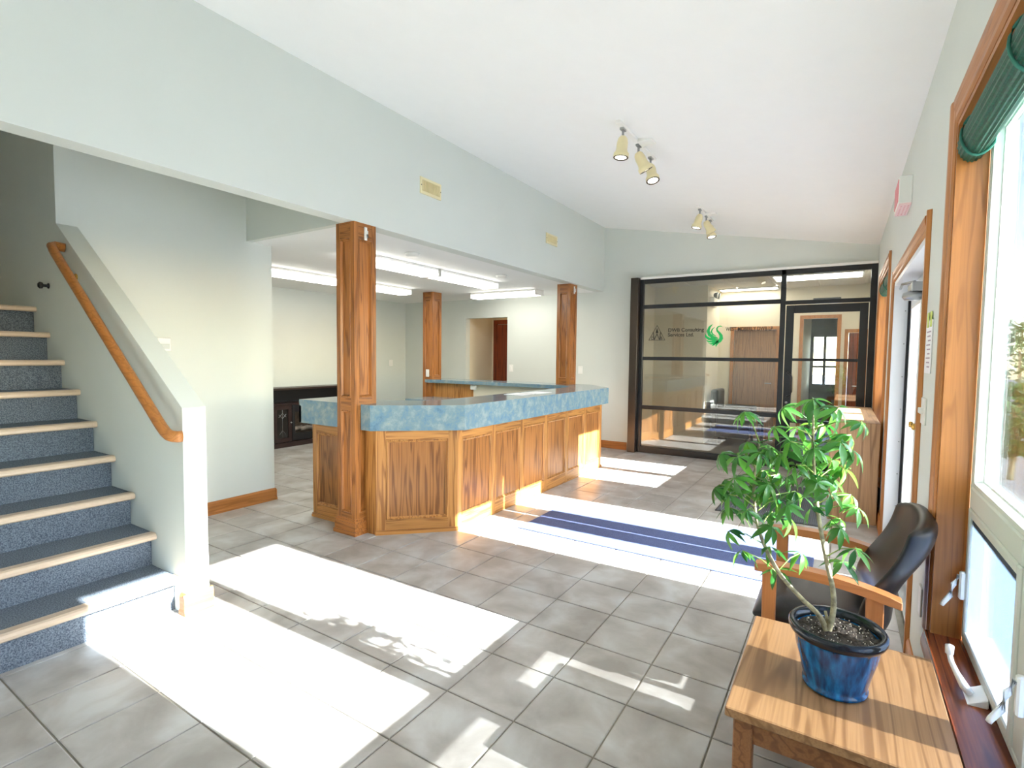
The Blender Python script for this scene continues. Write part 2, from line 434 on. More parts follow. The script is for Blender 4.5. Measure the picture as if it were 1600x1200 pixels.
bm = B(); box(bm, -4.75, -4.63, 1.50, 2.99, 0, 3.65); fin('wall_partition', bm, M_WALL, kind='structure')
bm = B(); box(bm, -6.3, -4.63, 1.38, 1.50, 0, 3.65); fin('wall_stairwell', bm, M_WALL, kind='structure')
bm = B(); box(bm, -6.42, -6.3, -0.1, 1.5, 0, 3.65); fin('wall_landing', bm, M_WALLB, kind='structure')
bm = B(); box(bm, -6.42, -3.33, -0.1, 0.02, 0, 3.65); box(bm, -3.45, -3.33, YR, -0.1, 0, 3.65); fin('wall_left', bm, M_WALL, kind='structure')
bm = B(); prism(bm, [(-2.95, 0), (-2.95, 1.127), (-4.63, 2.305), (-4.63, 0)], 'y', 1.38, 1.50); fin('wall_stair', bm, M_WALL, kind='structure')
bm = B(); box(bm, -7.52, -7.4, 1.5, YB, 0, ZS+0.05); fin('wall_office', bm, M_WALL, kind='structure')
bm = B(); box(bm, -7.4, -4.75, 1.42, 1.51, 0, ZS+0.05); fin('wall_office_front', bm, M_WALL, kind='structure')
wall_y('wall_behind', YR-0.12, YR, -3.45, RWO, 0, 3.7)
# little hall behind the end wall
bm = B(); box(bm, -6.0, -5.88, YBO, 8.6, 0, 2.5); box(bm, -6.0, -4.6, 8.5, 8.6, 0, 2.5); box(bm, -4.7, -4.6, YBO, 8.5, 0, 2.5); box(bm, -6.0, -4.6, YBO, 8.6, 2.42, 2.5)
fin('wall_hall', bm, M_WALLB, kind='structure')
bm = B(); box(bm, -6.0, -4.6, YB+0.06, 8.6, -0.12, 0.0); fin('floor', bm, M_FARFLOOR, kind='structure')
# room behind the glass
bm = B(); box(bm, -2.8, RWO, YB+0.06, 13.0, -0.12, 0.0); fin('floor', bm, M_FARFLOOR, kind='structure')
bm = B(); box(bm, -2.8, -1.92, 9.0, 10.1, 0, 2.65); fin('wall_reception', bm, M_WALLB, kind='structure')
bm = B(); box(bm, -2.9, -2.8, YBO, 9.0, 0, 2.65); fin('wall_reception_left', bm, M_WALLB, kind='structure')
wall_y('wall_reception_back', 10.0, 10.12, -1.92, RW, 0, 2.65, [(-1.66, -0.98, -1, 1.93), (-0.58, -0.10, -1, 2.10), (0.06, 0.30, -1, 1.86)], M_WALLB)
bm = B(); box(bm, -0.62, -0.60, 10.12, 12.9, 0, 2.6); box(bm, -0.06, -0.04, 10.12, 12.9, 0, 2.6); box(bm, -0.62, -0.04, 10.12, 12.9, 2.4, 2.6)
fin('wall_passage', bm, M_WALLB, kind='structure')
far_ceil = (lambda bm: (box(bm, -2.8, RW, YBO, 10.0, 2.64, 2.72), fin('ceiling', bm, M_TBAR, kind='structure'))[1])(B())
tile_me = {}
for i in range(6):
    for j in range(2):
        x0, x1 = -2.8+0.61*i*1.0, min(-2.8+0.61*(i+1), RW); y0, y1 = 7.78+1.12*j, 7.78+1.12*(j+1)
        if x1-x0 < 0.1: continue
        key = round(x1-x0, 3)
        if key not in tile_me:
            tile_me[key] = mesh_of('ceiling_tile', bbox(-(x1-x0)/2+0.012, (x1-x0)/2-0.012, -0.548, 0.548, -0.02, 0, 0.006), M_CEILTILE)
        inst('ceiling_tile', tile_me[key], ((x0+x1)/2, (y0+y1)/2, 2.648), far_ceil)

# ------------------------------------------------------------------ floor tiles
PT = 0.335; GX, GY = -1.7029, 2.6696; GAP = 0.007


def proj(p):
    v = Vector(p) - Vector((0, 0, CAM_H)); z = v.dot(_d)
    return (800+F_PX*v.dot(CR)/z, 600-F_PX*v.dot(CU)/z) if z > 0.05 else None


cand, rest = [], []
for j in range(-17, 7):
    for i in range(-16, 16):
        x0, x1 = GX+PT*j, GX+PT*(j+1); y0, y1 = GY+PT*i, GY+PT*(i+1)
        full = x0 > -7.39 and x1 < RW and y0 > YR and y1 < YB
        cx0, cx1, cy0, cy1 = max(x0, -7.4), min(x1, RW), max(y0, YR), min(y1, YB+0.04)
        if cx1-cx0 < 0.02 or cy1-cy0 < 0.02: continue
        pp = [proj((a, b, 0)) for a in (x0, x1) for b in (y0, y1)]
        area = 0
        if full and all(pp) and x1 > -4.6 and not (x1 < -3.05 and y1 < 1.45):
            xs = [q[0] for q in pp]; ys = [q[1] for q in pp]
            if max(xs) > 0 and min(xs) < 1600 and max(ys) > 0 and min(ys) < 1200: area = (max(xs)-min(xs))*(max(ys)-min(ys))
        (cand if area > 0 else rest).append((area, cx0, cx1, cy0, cy1))
cand.sort(reverse=True); rest += cand[300:]; cand = cand[:300]


def tile_geo(bm, x0, x1, y0, y1):
    g, c = GAP/2, 0.004
    lo = [bm.verts.new(p) for p in ((x0+g, y0+g, -0.008), (x1-g, y0+g, -0.008), (x1-g, y1-g, -0.008), (x0+g, y1-g, -0.008))]
    mi = [bm.verts.new(p) for p in ((x0+g, y0+g, -0.002), (x1-g, y0+g, -0.002), (x1-g, y1-g, -0.002), (x0+g, y1-g, -0.002))]
    hi = [bm.verts.new(p) for p in ((x0+g+c, y0+g+c, 0), (x1-g-c, y0+g+c, 0), (x1-g-c, y1-g-c, 0), (x0+g+c, y1-g-c, 0))]
    bm.faces.new(hi)
    for a, b in ((lo, mi), (mi, hi)):
        for k in range(4): bm.faces.new((a[k], a[(k+1) % 4], b[(k+1) % 4], b[k]))


bm = B(); tile_geo(bm, -PT/2, PT/2, -PT/2, PT/2); tm = mesh_of('floor_tile', bm, M_TILE)
for a, x0, x1, y0, y1 in cand: inst('floor_tile', tm, ((x0+x1)/2, (y0+y1)/2, 0), floor)
bm = B()
for a, x0, x1, y0, y1 in rest: tile_geo(bm, x0, x1, y0, y1)
fin('floor_tiling', bm, M_TILE, floor, kind='stuff')

# ------------------------------------------------------------------ baseboards
BPROF = [(0, 0), (0.018, 0), (0.018, 0.018), (0.013, 0.03), (0.013, 0.095), (0.006, 0.112), (0, 0.115)]


def baseboard_y(name, x, sgn, y0, y1):      # runs along y, sits on a wall face x, grows to sgn
    bm = B(); prism(bm, [(x+sgn*a, z) for a, z in BPROF], 'y', y0, y1); return fin(name, bm, M_TRIMY, kind='structure')


def baseboard_x(name, y, sgn, x0, x1):
    bm = B(); prism(bm, [(y+sgn*a, z) for a, z in BPROF], 'x', x0, x1); return fin(name, bm, M_TRIMX, kind='structure')


baseboard_y('baseboard_partition', -4.63, 1, 1.52, 2.99)
baseboard_x('baseboard_partition_end', 2.99, 1, -4.75, -4.612)
baseboard_x('baseboard_end', YB, -1, -4.97, -2.76)
baseboard_x('baseboard_end_left', YB, -1, -7.4, -5.88)
baseboard_y('baseboard_office', -7.4, 1, 1.51, YB-0.02)
baseboard_y('baseboard_right', RW, -1, 2.54, 3.03)
baseboard_y('baseboard_right_front', RW, -1, YR, 2.54)
baseboard_y('baseboard_right_far', RW, -1, 5.07, 7.55)
bb = baseboard_y('baseboard_stair', -2.95, 1, 1.362, 1.518)
baseboard_x('baseboard_stair_return', 1.38, -1, -3.0, -2.95)
baseboard_x('baseboard_stair_back', 1.50, 1, -4.61, -2.95)

# ------------------------------------------------------------------ staircase
RISE, RUN, Y0S, Y1S = 0.194, 0.256, 0.024, 1.377
st = thing('staircase', (-3.1, 0.7, 0), 'straight staircase with blue-grey carpet and pale tan nosings', 'staircase')
for k in range(1, 10):
    xr = -3.078 - RUN*(k-1); zt = RISE*k; xb = xr-RUN if k < 9 else -6.296
    bm = B(); box(bm, xr-0.03, xr, Y0S, Y1S, zt-RISE if k > 1 else 0.0, zt-0.03); fin('riser', bm, M_CARPET, st)
    bm = B(); box(bm, xb-0.001, xr+0.035, Y0S, Y1S, zt-0.03, zt); fin('tread', bm, M_CARPET, st)
    bm = B()
    pr_ = [(xr+0.035, zt-0.034), (xr+0.035, zt+0.003), (xr+0.052, zt+0.003), (xr+0.064, zt-0.003), (xr+0.071, zt-0.014), (xr+0.068, zt-0.027), (xr+0.058, zt-0.035)]
    prism(bm, pr_, 'y', Y0S, Y1S); box(bm, xr+0.005, xr+0.037, Y0S, Y1S, zt-0.0005, zt+0.003); fin('nosing', bm, M_NOSING, st)
# handrail
hr = thing('handrail', (-3.6, 1.38, 1.0), 'oak handrail rising along the sloping stair wall', 'handrail')
bm = B()
pts = [(-4.47, 1.375, 2.12), (-4.475, 1.325, 2.125), (-4.46, 1.302, 2.115), (-4.42, 1.300, 2.085)]
for t in (0.0, 0.25, 0.5, 0.75, 1.0): pts.append((-4.36+1.36*t, 1.30, 2.04-1.005*t))
pts += [(-2.955, 1.300, 1.008), (-2.925, 1.303, 0.995), (-2.90, 1.31, 0.99), (-2.885, 1.325, 0.988), (-2.88, 1.345, 0.988)]
tube(bm, pts, 0.026, 12, flat=1.15); fin('rail', bm, M_TRIMX, hr, smooth=True)
for x in (-3.02, -4.3):
    z = 2.04-(x+4.36)*1.005/1.36
    bm = B(); tube(bm, [(x, 1.378, z-0.085), (x, 1.32, z-0.075), (x, 1.30, z-0.02)], 0.007, 8); lathe(bm, [(0.0, 0), (0.024, 0.0), (0.024, 0.006), (0, 0.008)], (x, 1.372, z-0.085), 12, Matrix.Rotation(math.radians(-90), 3, 'X')); fin('bracket', bm, M_BRASS, hr, smooth=True)
bm = B(); lathe(bm, [(0.0, 0), (0.02, 0.0), (0.02, 0.005), (0.01, 0.01), (0.01, 0.03), (0.022, 0.036), (0.024, 0.05), (0.014, 0.06), (0, 0.061)], (-4.80, 1.378, 1.885), 14, Matrix.Rotation(math.radians(90), 3, 'X'))
fin('wall_bumper', bm, M_BLACK, label='small round black knob on the dark stairwell wall', cat='knob', smooth=True)

# ------------------------------------------------------------------ reception counter
CZ0, CZ1 = 0.83, 1.03
ct = thing('reception_counter', (-2.8, 4.6, 0), 'oak panelled reception counter with thick teal marbled laminate top', 'counter')
OUT = [(-3.95, 2.79), (-3.07, 2.79), (-2.515, 3.265), (-2.53, 6.30), (-3.02, 6.83), (-5.72, 6.83)]     # outer edge of the top
INN = [(-5.72, 6.36), (-3.22, 6.36), (-2.99, 6.12), (-2.975, 3.46), (-3.26, 3.22), (-3.95, 3.22)]
bm = B()
# bar top slab with a notch for the front column
top_poly = [(-3.95, 2.79), (-3.39, 2.79), (-3.39, 2.962), (-3.175, 2.962), (-3.175, 2.79)] + OUT[1:] + INN
prism(bm, top_poly, 'z', CZ1-0.05, CZ1); bmesh.ops.triangulate(bm, faces=[f for f in bm.faces if len(f.verts) > 4]); fin('counter_top', bm, M_LAM, ct)


def apron(a, b, t=0.028, z0=CZ0, z1=CZ1-0.05):
    a, b = Vector((*a, 0)), Vector((*b, 0)); d = (b-a).normalized(); n = Vector((-d.y, d.x, 0))
    bm = B(); hexa(bm, [(*(a).xy, z0), (*(b).xy, z0), (*(b+n*t).xy, z0), (*(a+n*t).xy, z0), (*(a).xy, z1), (*(b).xy, z1), (*(b+n*t).xy, z1), (*(a+n*t).xy, z1)])
    return fin('edge_apron', bm, M_LAM, ct)


apron((-3.95, 2.79), (-3.39, 2.79)); apron((-3.175, 2.79), OUT[1]); apron(OUT[1], OUT[2]); apron(OUT[2], OUT[3]); apron(OUT[3], OUT[4]); apron(OUT[4], OUT[5])
apron((-3.95, 3.22), (-3.95, 2.79))


def panel_face(F, length, npan, parent, zt=CZ0, base=0.115, rail=0.085, stile=0.055, end=0.055, mz=M_OAKZ, mx=M_OAKX, foot=True, pz=None):
    """stiles, rails, mouldings and panels on the plane F; face of the stiles at w=0"""
    D = 0.018
    pw = (length-2*end-(npan-1)*stile)/npan
    us = [(end+k*(pw+stile), end+k*(pw+stile)+pw) for k in range(npan)]
    z0, z1 = base, zt-rail
    edges = [0] + [e for u in us for e in u] + [length]
    for k in range(0, len(edges), 2):
        bm = B(); F.box(bm, edges[k], edges[k+1], 0, zt, -D, 0); fin('stile', bm, mz, parent)
    for u0, u1 in us:
        bm = B(); F.box(bm, u0, u1, z1, zt, -D, -0.001); fin('rail', bm, mx, parent)
        bm = B(); F.box(bm, u0, u1, 0, z0, -D, -0.001); fin('rail', bm, mx, parent)
        bm = B(); F.ring(bm, u0, u1, z0, z1, [(0, -0.002), (0.004, 0.004), (0.010, 0.005), (0.016, -0.004), (0.022, -0.008), (0.024, -0.016)]); fin('moulding', bm, mz, parent)
        bm = B(); F.box(bm, u0+0.02, u1-0.02, z0+0.02, z1-0.02, -D, -0.012); fin('panel', bm, M_PANZ, parent)
    if foot:
        bm = B(); F.box(bm, -0.006, length+0.006, 0, 0.022, -D, 0.014); F.box(bm, -0.004, length+0.004, 0.022, 0.034, -D, 0.008); fin('shoe_moulding', bm, mx, parent)


CX = -2.60
C1, C2 = Vector((-3.055, 2.835, 0)), Vector((CX, 3.285, 0))
panel_face(Face((CX, 3.285, 0), (0, 1, 0), (1, 0, 0)), 2.97, 6, ct, mx=M_OAKY, foot=False)
dd = (C2-C1); nn = Vector((dd.y, -dd.x, 0)).normalized()
panel_face(Face(C1, dd, nn), dd.length, 1, ct, end=0.075, rail=0.075, mx=M_OAKD)
panel_face(Face((-3.88, 2.872, 0), (1, 0, 0), (0, -1, 0)), 0.49, 1, ct, end=0.05)
bm = B(); box(bm, -3.175, -3.055, 2.835, 2.853, 0, CZ0); fin('filler_panel', bm, M_OAKZ, ct)
bm = B(); box(bm, -3.88, -3.862, 2.89, 3.18, 0, CZ0); fin('end_panel', bm, M_OAKZ, ct)
C3, C4 = Vector((CX, 6.255, 0)), Vector((-3.05, 6.75, 0)); d2 = C4-C3; n2 = Vector((d2.y, -d2.x, 0)).normalized()
panel_face(Face(C3, d2, n2), d2.length, 1, ct, end=0.075)
bm = B(); box(bm, -5.66, -3.05, 6.73, 6.75, 0, CZ0+0.1); fin('back_panel', bm, M_OAKZ, ct)
# inner side: carcass and knee panels under the bar top
bm = B(); box(bm, CX-0.30, CX-0.019, 3.35, 6.2, 0, 0.98); fin('carcass', bm, M_OAKZ, ct)
bm = B(); box(bm, -5.66, -4.80, 6.44, 6.46, 0, 0.98); fin('knee_panel', bm, M_OAKZ, ct)
bm = B(); box(bm, -4.80, -2.9, 6.445, 6.46, 0, 0.98); fin('knee_panel', bm, M_WALLB, ct)
bm = B(); box(bm, -3.86, -3.10, 2.96, 3.14, 0, 0.975); fin('carcass', bm, M_OAKZ, ct)
bm = B()
box(bm, -5.66, -2.92, 5.85, 6.44, 0.715, 0.75); fin('work_surface', bm, M_LAM, ct)
bm = B(); box(bm, -5.66, -5.60, 5.9, 6.44, 0, 0.715); fin('desk_support', bm, M_OAKZ, ct)
bm = B(); box(bm, -4.83, -4.74, 6.40, 6.444, 0.90, 0.965); bevel(bm, 0.004, 1); fin('outlet_box', bm, M_WHITE, ct, label='small white outlet box under the back bar top')


# ------------------------------------------------------------------ columns
def column(x0, x1, y0, y1, label, full=True, zb=0.0, hook=None):
    c = thing('wood_column', ((x0+x1)/2, (y0+y1)/2, zb), label, 'column', 'panelled oak columns')
    i = 0.016
    bm = B(); box(bm, x0+i, x1-i, y0+i, y1-i, zb, ZS-0.002); fin('shaft', bm, M_COLZ, c)
    faces = [Face((x0, y0, 0), (1, 0, 0), (0, -1, 0)), Face((x1, y0, 0), (0, 1, 0), (1, 0, 0)), Face((x1, y1, 0), (-1, 0, 0), (0, 1, 0)), Face((x0, y1, 0), (0, -1, 0), (-1, 0, 0))]
    Ls = [x1-x0, y1-y0, x1-x0, y1-y0]
    for fi, (F, L) in enumerate(zip(faces, Ls)):
        s = 0.042; e_ = i if fi % 2 else 0.0
        spans = [(0.17, 0.985), (1.085, 2.315)] if full else [(1.115, 2.315)]
        bm = B(); F.box(bm, e_, s, zb, ZS-0.002, -i, 0); fin('stile', bm, M_COLZ, c)
        bm = B(); F.box(bm, L-s, L-e_, zb, ZS-0.002, -i, 0); fin('stile', bm, M_COLZ, c)
        zs = [zb] + [z for sp in spans for z in sp] + [ZS-0.002]
        for k in range(0, len(zs), 2):
            bm = B(); F.box(bm, s, L-s, zs[k], zs[k+1], -i, -0.001); fin('rail', bm, M_COLY if fi % 2 else M_COLX, c)
        for z0, z1 in spans:
            bm = B(); F.ring(bm, s, L-s, z0, z1, [(0, -0.001), (0.004, 0.004), (0.009, 0.004), (0.015, -0.006), (0.019, -0.0155)]); fin('moulding', bm, M_COLZ, c)
    if full:
        bm = B(); e = 0.02
        for a, b, e in ((0, 0.03, 0.026), (0.03, 0.095, 0.018), (0.095, 0.115, 0.012), (0.115, 0.128, 0.006)):
            for q in ((x0-e, x1+e, y0-e, y0), (x0-e, x1+e, y1, y1+min(e, .004)), (x0-e, x0, y0, y1), (x1, x1+e, y0, y1)): box(bm, q[0], q[1], q[2], q[3], a, b)
        fin('plinth', bm, M_COLX, c)
    if hook:
        bm = B(); hx, hy, hz = hook
        box(bm, hx, hx+0.012, hy-0.012, hy+0.012, hz-0.05, hz+0.05); box(bm, hx+0.012, hx+0.03, hy-0.006, hy+0.006, hz-0.03, hz-0.005); box(bm, hx+0.024, hx+0.03, hy-0.006, hy+0.006, hz-0.03, hz+0.02)
        h = fin('hook', bevel(bm, 0.0015, 1), M_WHITE, label='small white plastic hook high on the oak column ' + ('nearest the stairs' if full else 'at the far counter end'), cat='hook')
    return c


column(-3.385, -3.18, 2.735, 2.955, 'tall oak panelled column passing through the counter nearest the stairs', True, 0.0, (-3.18, 2.845, 2.36))
column(-3.44, -3.235, 6.575, 6.795, 'oak panelled column standing on the far right end of the counter', False, CZ1, (-3.235, 6.69, 2.36))
column(-5.80, -5.595, 6.40, 6.62, 'oak panelled column at the back left end of the counter', True)
bm = bbox(-5.72, -5.66, 6.378, 6.398, 1.07, 1.19, 0.004); fin('wall_outlet', bm, M_WHITE, label='white outlet plate on the front of the back left oak column', cat='outlet')


# ------------------------------------------------------------------ things on the counter
for k, (x, y, rz) in enumerate(((-2.80, 4.55, 0.05), (-2.78, 4.87, -0.08))):
    bm = B(); a = Matrix.Rotation(rz, 3, 'Z')
    pts = [a @ Vector(p) for p in ((-0.105, -0.14, 0), (0.105, -0.14, 0), (0.105, 0.14, 0), (-0.105, 0.14, 0))]
    prism(bm, [(p.x+x, p.y+y) for p in pts], 'z', CZ1+0.0005, CZ1+0.003)
    fin('paper_sheet', bm, M_PAPER, label=('white paper sheet on the counter top, nearer of two', 'white paper sheet on the counter top, farther of two')[k], cat='paper', group='papers on the counter')


# ------------------------------------------------------------------ window wall: windows
def casing(parent, y0, y1, z0, z1, sides='LRT', w=0.09, t=0.018, mz=M_TRIMZ, my=M_TRIMY):
    """oak trim round an opening in the window wall, on the room side"""
    prof = lambda: [(0, 0), (0.004, 0.012), (0.02, t*0.75), (0.05, t*0.8), (0.07, t), (w-0.008, t), (w, 0.004)]
    P = [(0, 0.006), (0.012, 0.012), (0.03, 0.012), (0.055, t), (w-0.01, t), (w, 0.004), (w, 0), (0, 0)]
    if 'R' in sides:     # far jamb
        bm = B(); prism(bm, [(RW-b, y1+a) for a, b in P], 'z', z0, z1+w); fin('casing', bm, mz, parent)
    if 'L' in sides:
        bm = B(); prism(bm, [(RW-b, y0-a) for a, b in P], 'z', z0, z1+w); fin('casing', bm, mz, parent)
    if 'T' in sides:
        bm = B(); prism(bm, [(RW-b, z1+a) for a, b in P], 'y', y0, y1); fin('casing', bm, my, parent)
    if 'B' in sides:
        bm = B(); prism(bm, [(RW-b, z0-a) for a, b in P], 'y', y0-w, y1+w); fin('casing', bm, my, parent)


def window(name, y0, y1, detail=True):
    w = thing(name, (0.4, (y0+y1)/2, WZ0), 'tall window with oak casing, white vinyl frames and low awning sashes', None, None, 'structure')
    del w['label']
    casing(w, y0, y1, WZ0, WZ1, 'LRTB')
    XJ = 0.40
    for a, b in ((y0, y0+0.018), (y1-0.018, y1)):
        bm = B(); box(bm, RW-0.004, XJ, a, b, WZ0+0.018, WZ1); fin('jamb', bm, M_TRIMZ, w)
    bm = B(); box(bm, RW-0.004, XJ, y0+0.018, y1-0.018, WZ1-0.018, WZ1); fin('head_jamb', bm, M_TRIMY, w)
    bm = B(); box(bm, RW-0.02, XJ+0.005, y0, y1, WZ0, WZ0+0.018); fin('sill', bm, M_SILL, w)
    ym = (y0+y1)/2; X0, X1 = XJ, 0.465
    a0, a1, z0, z1 = y0+0.018, y1-0.018, WZ0+0.018, WZ1-0.018; f = 0.024
    fr = [(a0, a0+f, z0, z1), (a1-f, a1, z0, z1), (a0+f, a1-f, z0, z0+f), (a0+f, a1-f, z1-f, z1), (ym-0.042, ym+0.042, z0+f, z1-f)]
    names = ['frame_stile', 'frame_stile', 'frame_rail', 'frame_rail', 'mullion']
    for nm, q in zip(names, fr):
        bm = bbox(X0, X1, q[0], q[1], q[2], q[3], 0.004); fin(nm, bm, M_VINYL, w)
    ZT = 0.985
    for b0, b1 in ((a0+f, ym-0.042), (ym+0.042, a1-f)):
        bm = bbox(X0-0.004, X1, b0, b1, ZT-0.075, ZT, 0.005); fin('transom', bm, M_VINYL, w)
        # fixed upper light
        bm = B(); F = Face((X0+0.006, b0, 0), (0, 1, 0), (-1, 0, 0)); L = b1-b0
        F.ring(bm, 0, L, ZT, z1-f, [(0, 0.0), (0.0, 0.004), (0.016, 0.004), (0.02, -0.02), (0.026, -0.022)]); fin('glazing_bead', bm, M_VINYL, w)
        bm = B(); box(bm, 0.435, 0.441, b0+0.01, b1-0.01, ZT+0.005, z1-f-0.005); fin('pane', bm, M_GLASS, w)
        # awning sash below
        s0, s1 = z0+f, ZT-0.075
        for nm, q in (('sash_stile', (b0, b0+0.03, s0, s1)), ('sash_stile', (b1-0.03, b1, s0, s1)), ('sash_rail', (b0+0.03, b1-0.03, s0, s0+0.03)), ('sash_rail', (b0+0.03, b1-0.03, s1-0.03, s1))):
            bm = bbox(X0-0.006, X1-0.01, *q, 0.004); fin(nm, bm, M_VINYL, w)
        bm = B(); box(bm, 0.437, 0.442, b0+0.025, b1-0.025, s0+0.025, s1-0.025); fin('pane', bm, M_GLASS, w)
        bm = B(); box(bm, 0.402, 0.4025, b0+0.028, b1-0.028, s0+0.028, s1-0.028); fin('insect_screen', bm, M_SCREEN, w)
        bm = B(); box(bm, 0.4035, 0.409, b0+0.028, b1-0.028, s1-0.055, s1-0.03); fin('screen_bar', bm, M_SCREENF, w)
        if detail:
            # lever latch on the far sash stile
            zl = 0.63; yl = b1-0.012
            bm = bbox(X0-0.022, X0-0.004, yl-0.014, yl+0.010, zl-0.05, zl+0.05, 0.005); lt = fin('latch', bm, M_WHITE, w)
            bm = B(); tube(bm, [(X0-0.022, yl-0.002, zl+0.035), (X0-0.036, yl-0.002, zl+0.0), (X0-0.045, yl-0.002, zl-0.045), (X0-0.062, yl-0.002, zl-0.075), (X0-0.066, yl-0.002, zl-0.085)], [0.008, 0.009, 0.009, 0.008, 0.007], 8); fin('lever', bm, M_WHITE, lt, smooth=True)
            # crank operator at the foot
            yc = b0+0.25
            bm = B(); prism(bm, [(X0-0.006, z0+0.03), (X0-0.05, z0+0.0), (X0-0.055, z0-0.0), (X0-0.006, z0)], 'y', yc-0.045, yc+0.045); cr = fin('crank_housing', bevel(bm, 0.003, 1), M_WHITE, w)
            bm = B(); tube(bm, [(X0-0.04, yc, z0+0.012), (X0-0.055, yc+0.005, z0+0.03), (X0-0.065, yc+0.05, z0+0.04), (X0-0.072, yc+0.1, z0+0.05), (X0-0.076, yc+0.115, z0+0.07)], [0.012, 0.012, 0.009, 0.008, 0.008], 8)
            lathe(bm, [(0.0, 0), (0.011, 0.004), (0.012, 0.03), (0, 0.036)], (X0-0.076, yc+0.115, z0+0.065), 10); fin('crank_handle', bm, M_WHITE, cr, smooth=True)
    return w


window('window_1', *WIN[0]); window('window_2', *WIN[1], detail=False); window('unseen_window', *WIN[2], detail=False)  # the third is unseen, added behind the viewer to let in more light


def blind(y0, y1, zc, label):
    b = thing('rolled_blind', (0.355, (y0+y1)/2, zc), label, 'blind', 'green rolled blinds')
    n = 44
    bm = B(); ring0, ring1 = [], []
    for k in range(n):
        a = 2*math.pi*k/n; r = 1.0 if k % 2 else 0.93
        x, z = 0.352+0.043*r*math.cos(a), zc+0.066*r*math.sin(a)
        ring0.append(bm.verts.new((x, y0, z))); ring1.append(bm.verts.new((x, y1, z)))
    for k in range(n): bm.faces.new((ring0[k], ring0[(k+1) % n], ring1[(k+1) % n], ring1[k]))
    bm.faces.new(ring0); bm.faces.new(ring1[::-1]); fin('slat_roll', bm, M_GREENBLIND, b)
    bm = B(); box(bm, 0.33, 0.385, y0, y1, zc+0.050, WZ1-0.019); fin('head_rail', bm, M_CREAM, b)
    for y in (y1-0.10, y0+0.10, (y0+y1)/2):
        pts = [(0.352+0.047*math.cos(a), y+0.006*math.sin(3*a), zc+0.070*math.sin(a)) for a in [2*math.pi*k/20 for k in range(21)]]
        bm = B(); tube(bm, pts, 0.0045, 6); fin('cord', bm, M_GREENCORD, b, smooth=True)
    return b


blind(1.02, 2.418, 2.182, 'green matchstick blind rolled up at the top of the nearest window')
blind(5.63, 7.01, 2.182, 'green matchstick blind rolled up at the far window beside the glass wall')
bm = B(); tube(bm, [(0.36, 5.645, 2.1), (0.352, 5.645, 1.6), (0.35, 5.66, 1.1), (0.345, 5.70, 0.97)], 0.003, 6); fin('blind_cord', bm, M_WHITE, label='thin white pull cord hanging beside the far window', cat='cord')

# ------------------------------------------------------------------ double entrance door
d1 = thing('door_1', (0.4, 4.05, 0), None, None, None, 'structure')
casing(d1, DOOR[0], DOOR[1], 0.0, DOOR[3], 'LRT')
for a, b in ((DOOR[0], DOOR[0]+0.03), (DOOR[1]-0.03, DOOR[1])):
    bm = B(); box(bm, RW-0.003, RWO, a, b, 0, DOOR[3]); fin('door_jamb', bm, M_WHITEM, d1)
bm = B(); box(bm, RW-0.003, RWO, DOOR[0]+0.03, DOOR[1]-0.03, DOOR[3]-0.03, DOOR[3]); fin('head_jamb', bm, M_WHITEM, d1)
bm = B(); box(bm, RW+0.02, RWO+0.02, DOOR[0], DOOR[1], -0.004, 0.018); fin('threshold', bm, M_STEEL, d1)
XD0, XD1 = 0.415, 0.458
for k, (a, b) in enumerate(((3.152, 4.045), (4.055, 4.948))):
    g0, g1 = (a+b)/2-0.25, (a+b)/2+0.25
    bm = B()
    for q in cells(a, b, 0.02, DOOR[3]-0.033, [(g0, g1, 0.24, 1.80)]): box(bm, XD0, XD1, *q)
    lf = fin('door_leaf', bm, M_WHITEM, d1)
    bm = B(); F = Face((XD0, g0, 0), (0, 1, 0), (-1, 0, 0)); F.ring(bm, 0, 0.5, 0.24, 1.80, [(-0.02, 0), (-0.016, 0.01), (0.004, 0.01), (0.006, -0.02)]); fin('glazing_frame', bm, M_WHITE, lf)
    bm = B(); box(bm, 0.434, 0.44, g0, g1, 0.24, 1.80); fin('pane', bm, M_GLASS, lf)
    yk = b-0.06 if k == 0 else a+0.07
    bm = B(); lathe(bm, [(0.0, 0), (0.024, 0.0), (0.024, 0.005), (0.009, 0.01), (0.008, 0.024), (0.019, 0.03), (0.021, 0.04), (0.015, 0.048), (0, 0.05)], (XD0, yk, 1.02), 14, Matrix.Rotation(math.radians(-90), 3, 'Y')); fin('knob', bm, M_BRASS, lf, smooth=True)
bm = B(); box(bm, 0.398, 0.414, 4.926, 4.949, 0.02, 1.98); fin('weatherstrip', bm, M_BLACK, d1)
sm = mesh_of('screw', (lambda q: (lathe(q, [(0, 0), (0.005, 0), (0.004, 0.002), (0, 0.0025)], (0, 0, 0), 8, Matrix.Rotation(math.radians(90), 3, 'X')), q)[1])(B()), M_STEEL)
for z in (0.3, 0.55, 0.8, 1.05, 1.3, 1.55, 1.8):
    inst('screw', sm, (0.385, 4.95, z), d1)
# door closer
dc = thing('door_closer', (0.40, 4.5, 1.95), 'grey steel closer with a folding arm above the entrance door', 'door closer')
bm = bbox(0.352, 0.412, 4.20, 4.45, 1.87, 1.93, 0.006); fin('closer_body', bm, M_STEEL, dc)
bm = B(); lathe(bm, [(0, 0), (0.05, 0.0), (0.065, 0.02), (0.06, 0.045), (0.03, 0.06), (0, 0.062)], (0.375, 4.30, 1.82), 16); fin('closer_cap', bm, M_STEEL, dc, smooth=True)
bm = B(); tube(bm, [(0.375, 4.3, 1.94), (0.33, 4.55, 1.955), (0.345, 4.92, 1.965)], 0.009, 8); fin('arm', bm, M_STEEL, dc, smooth=True)

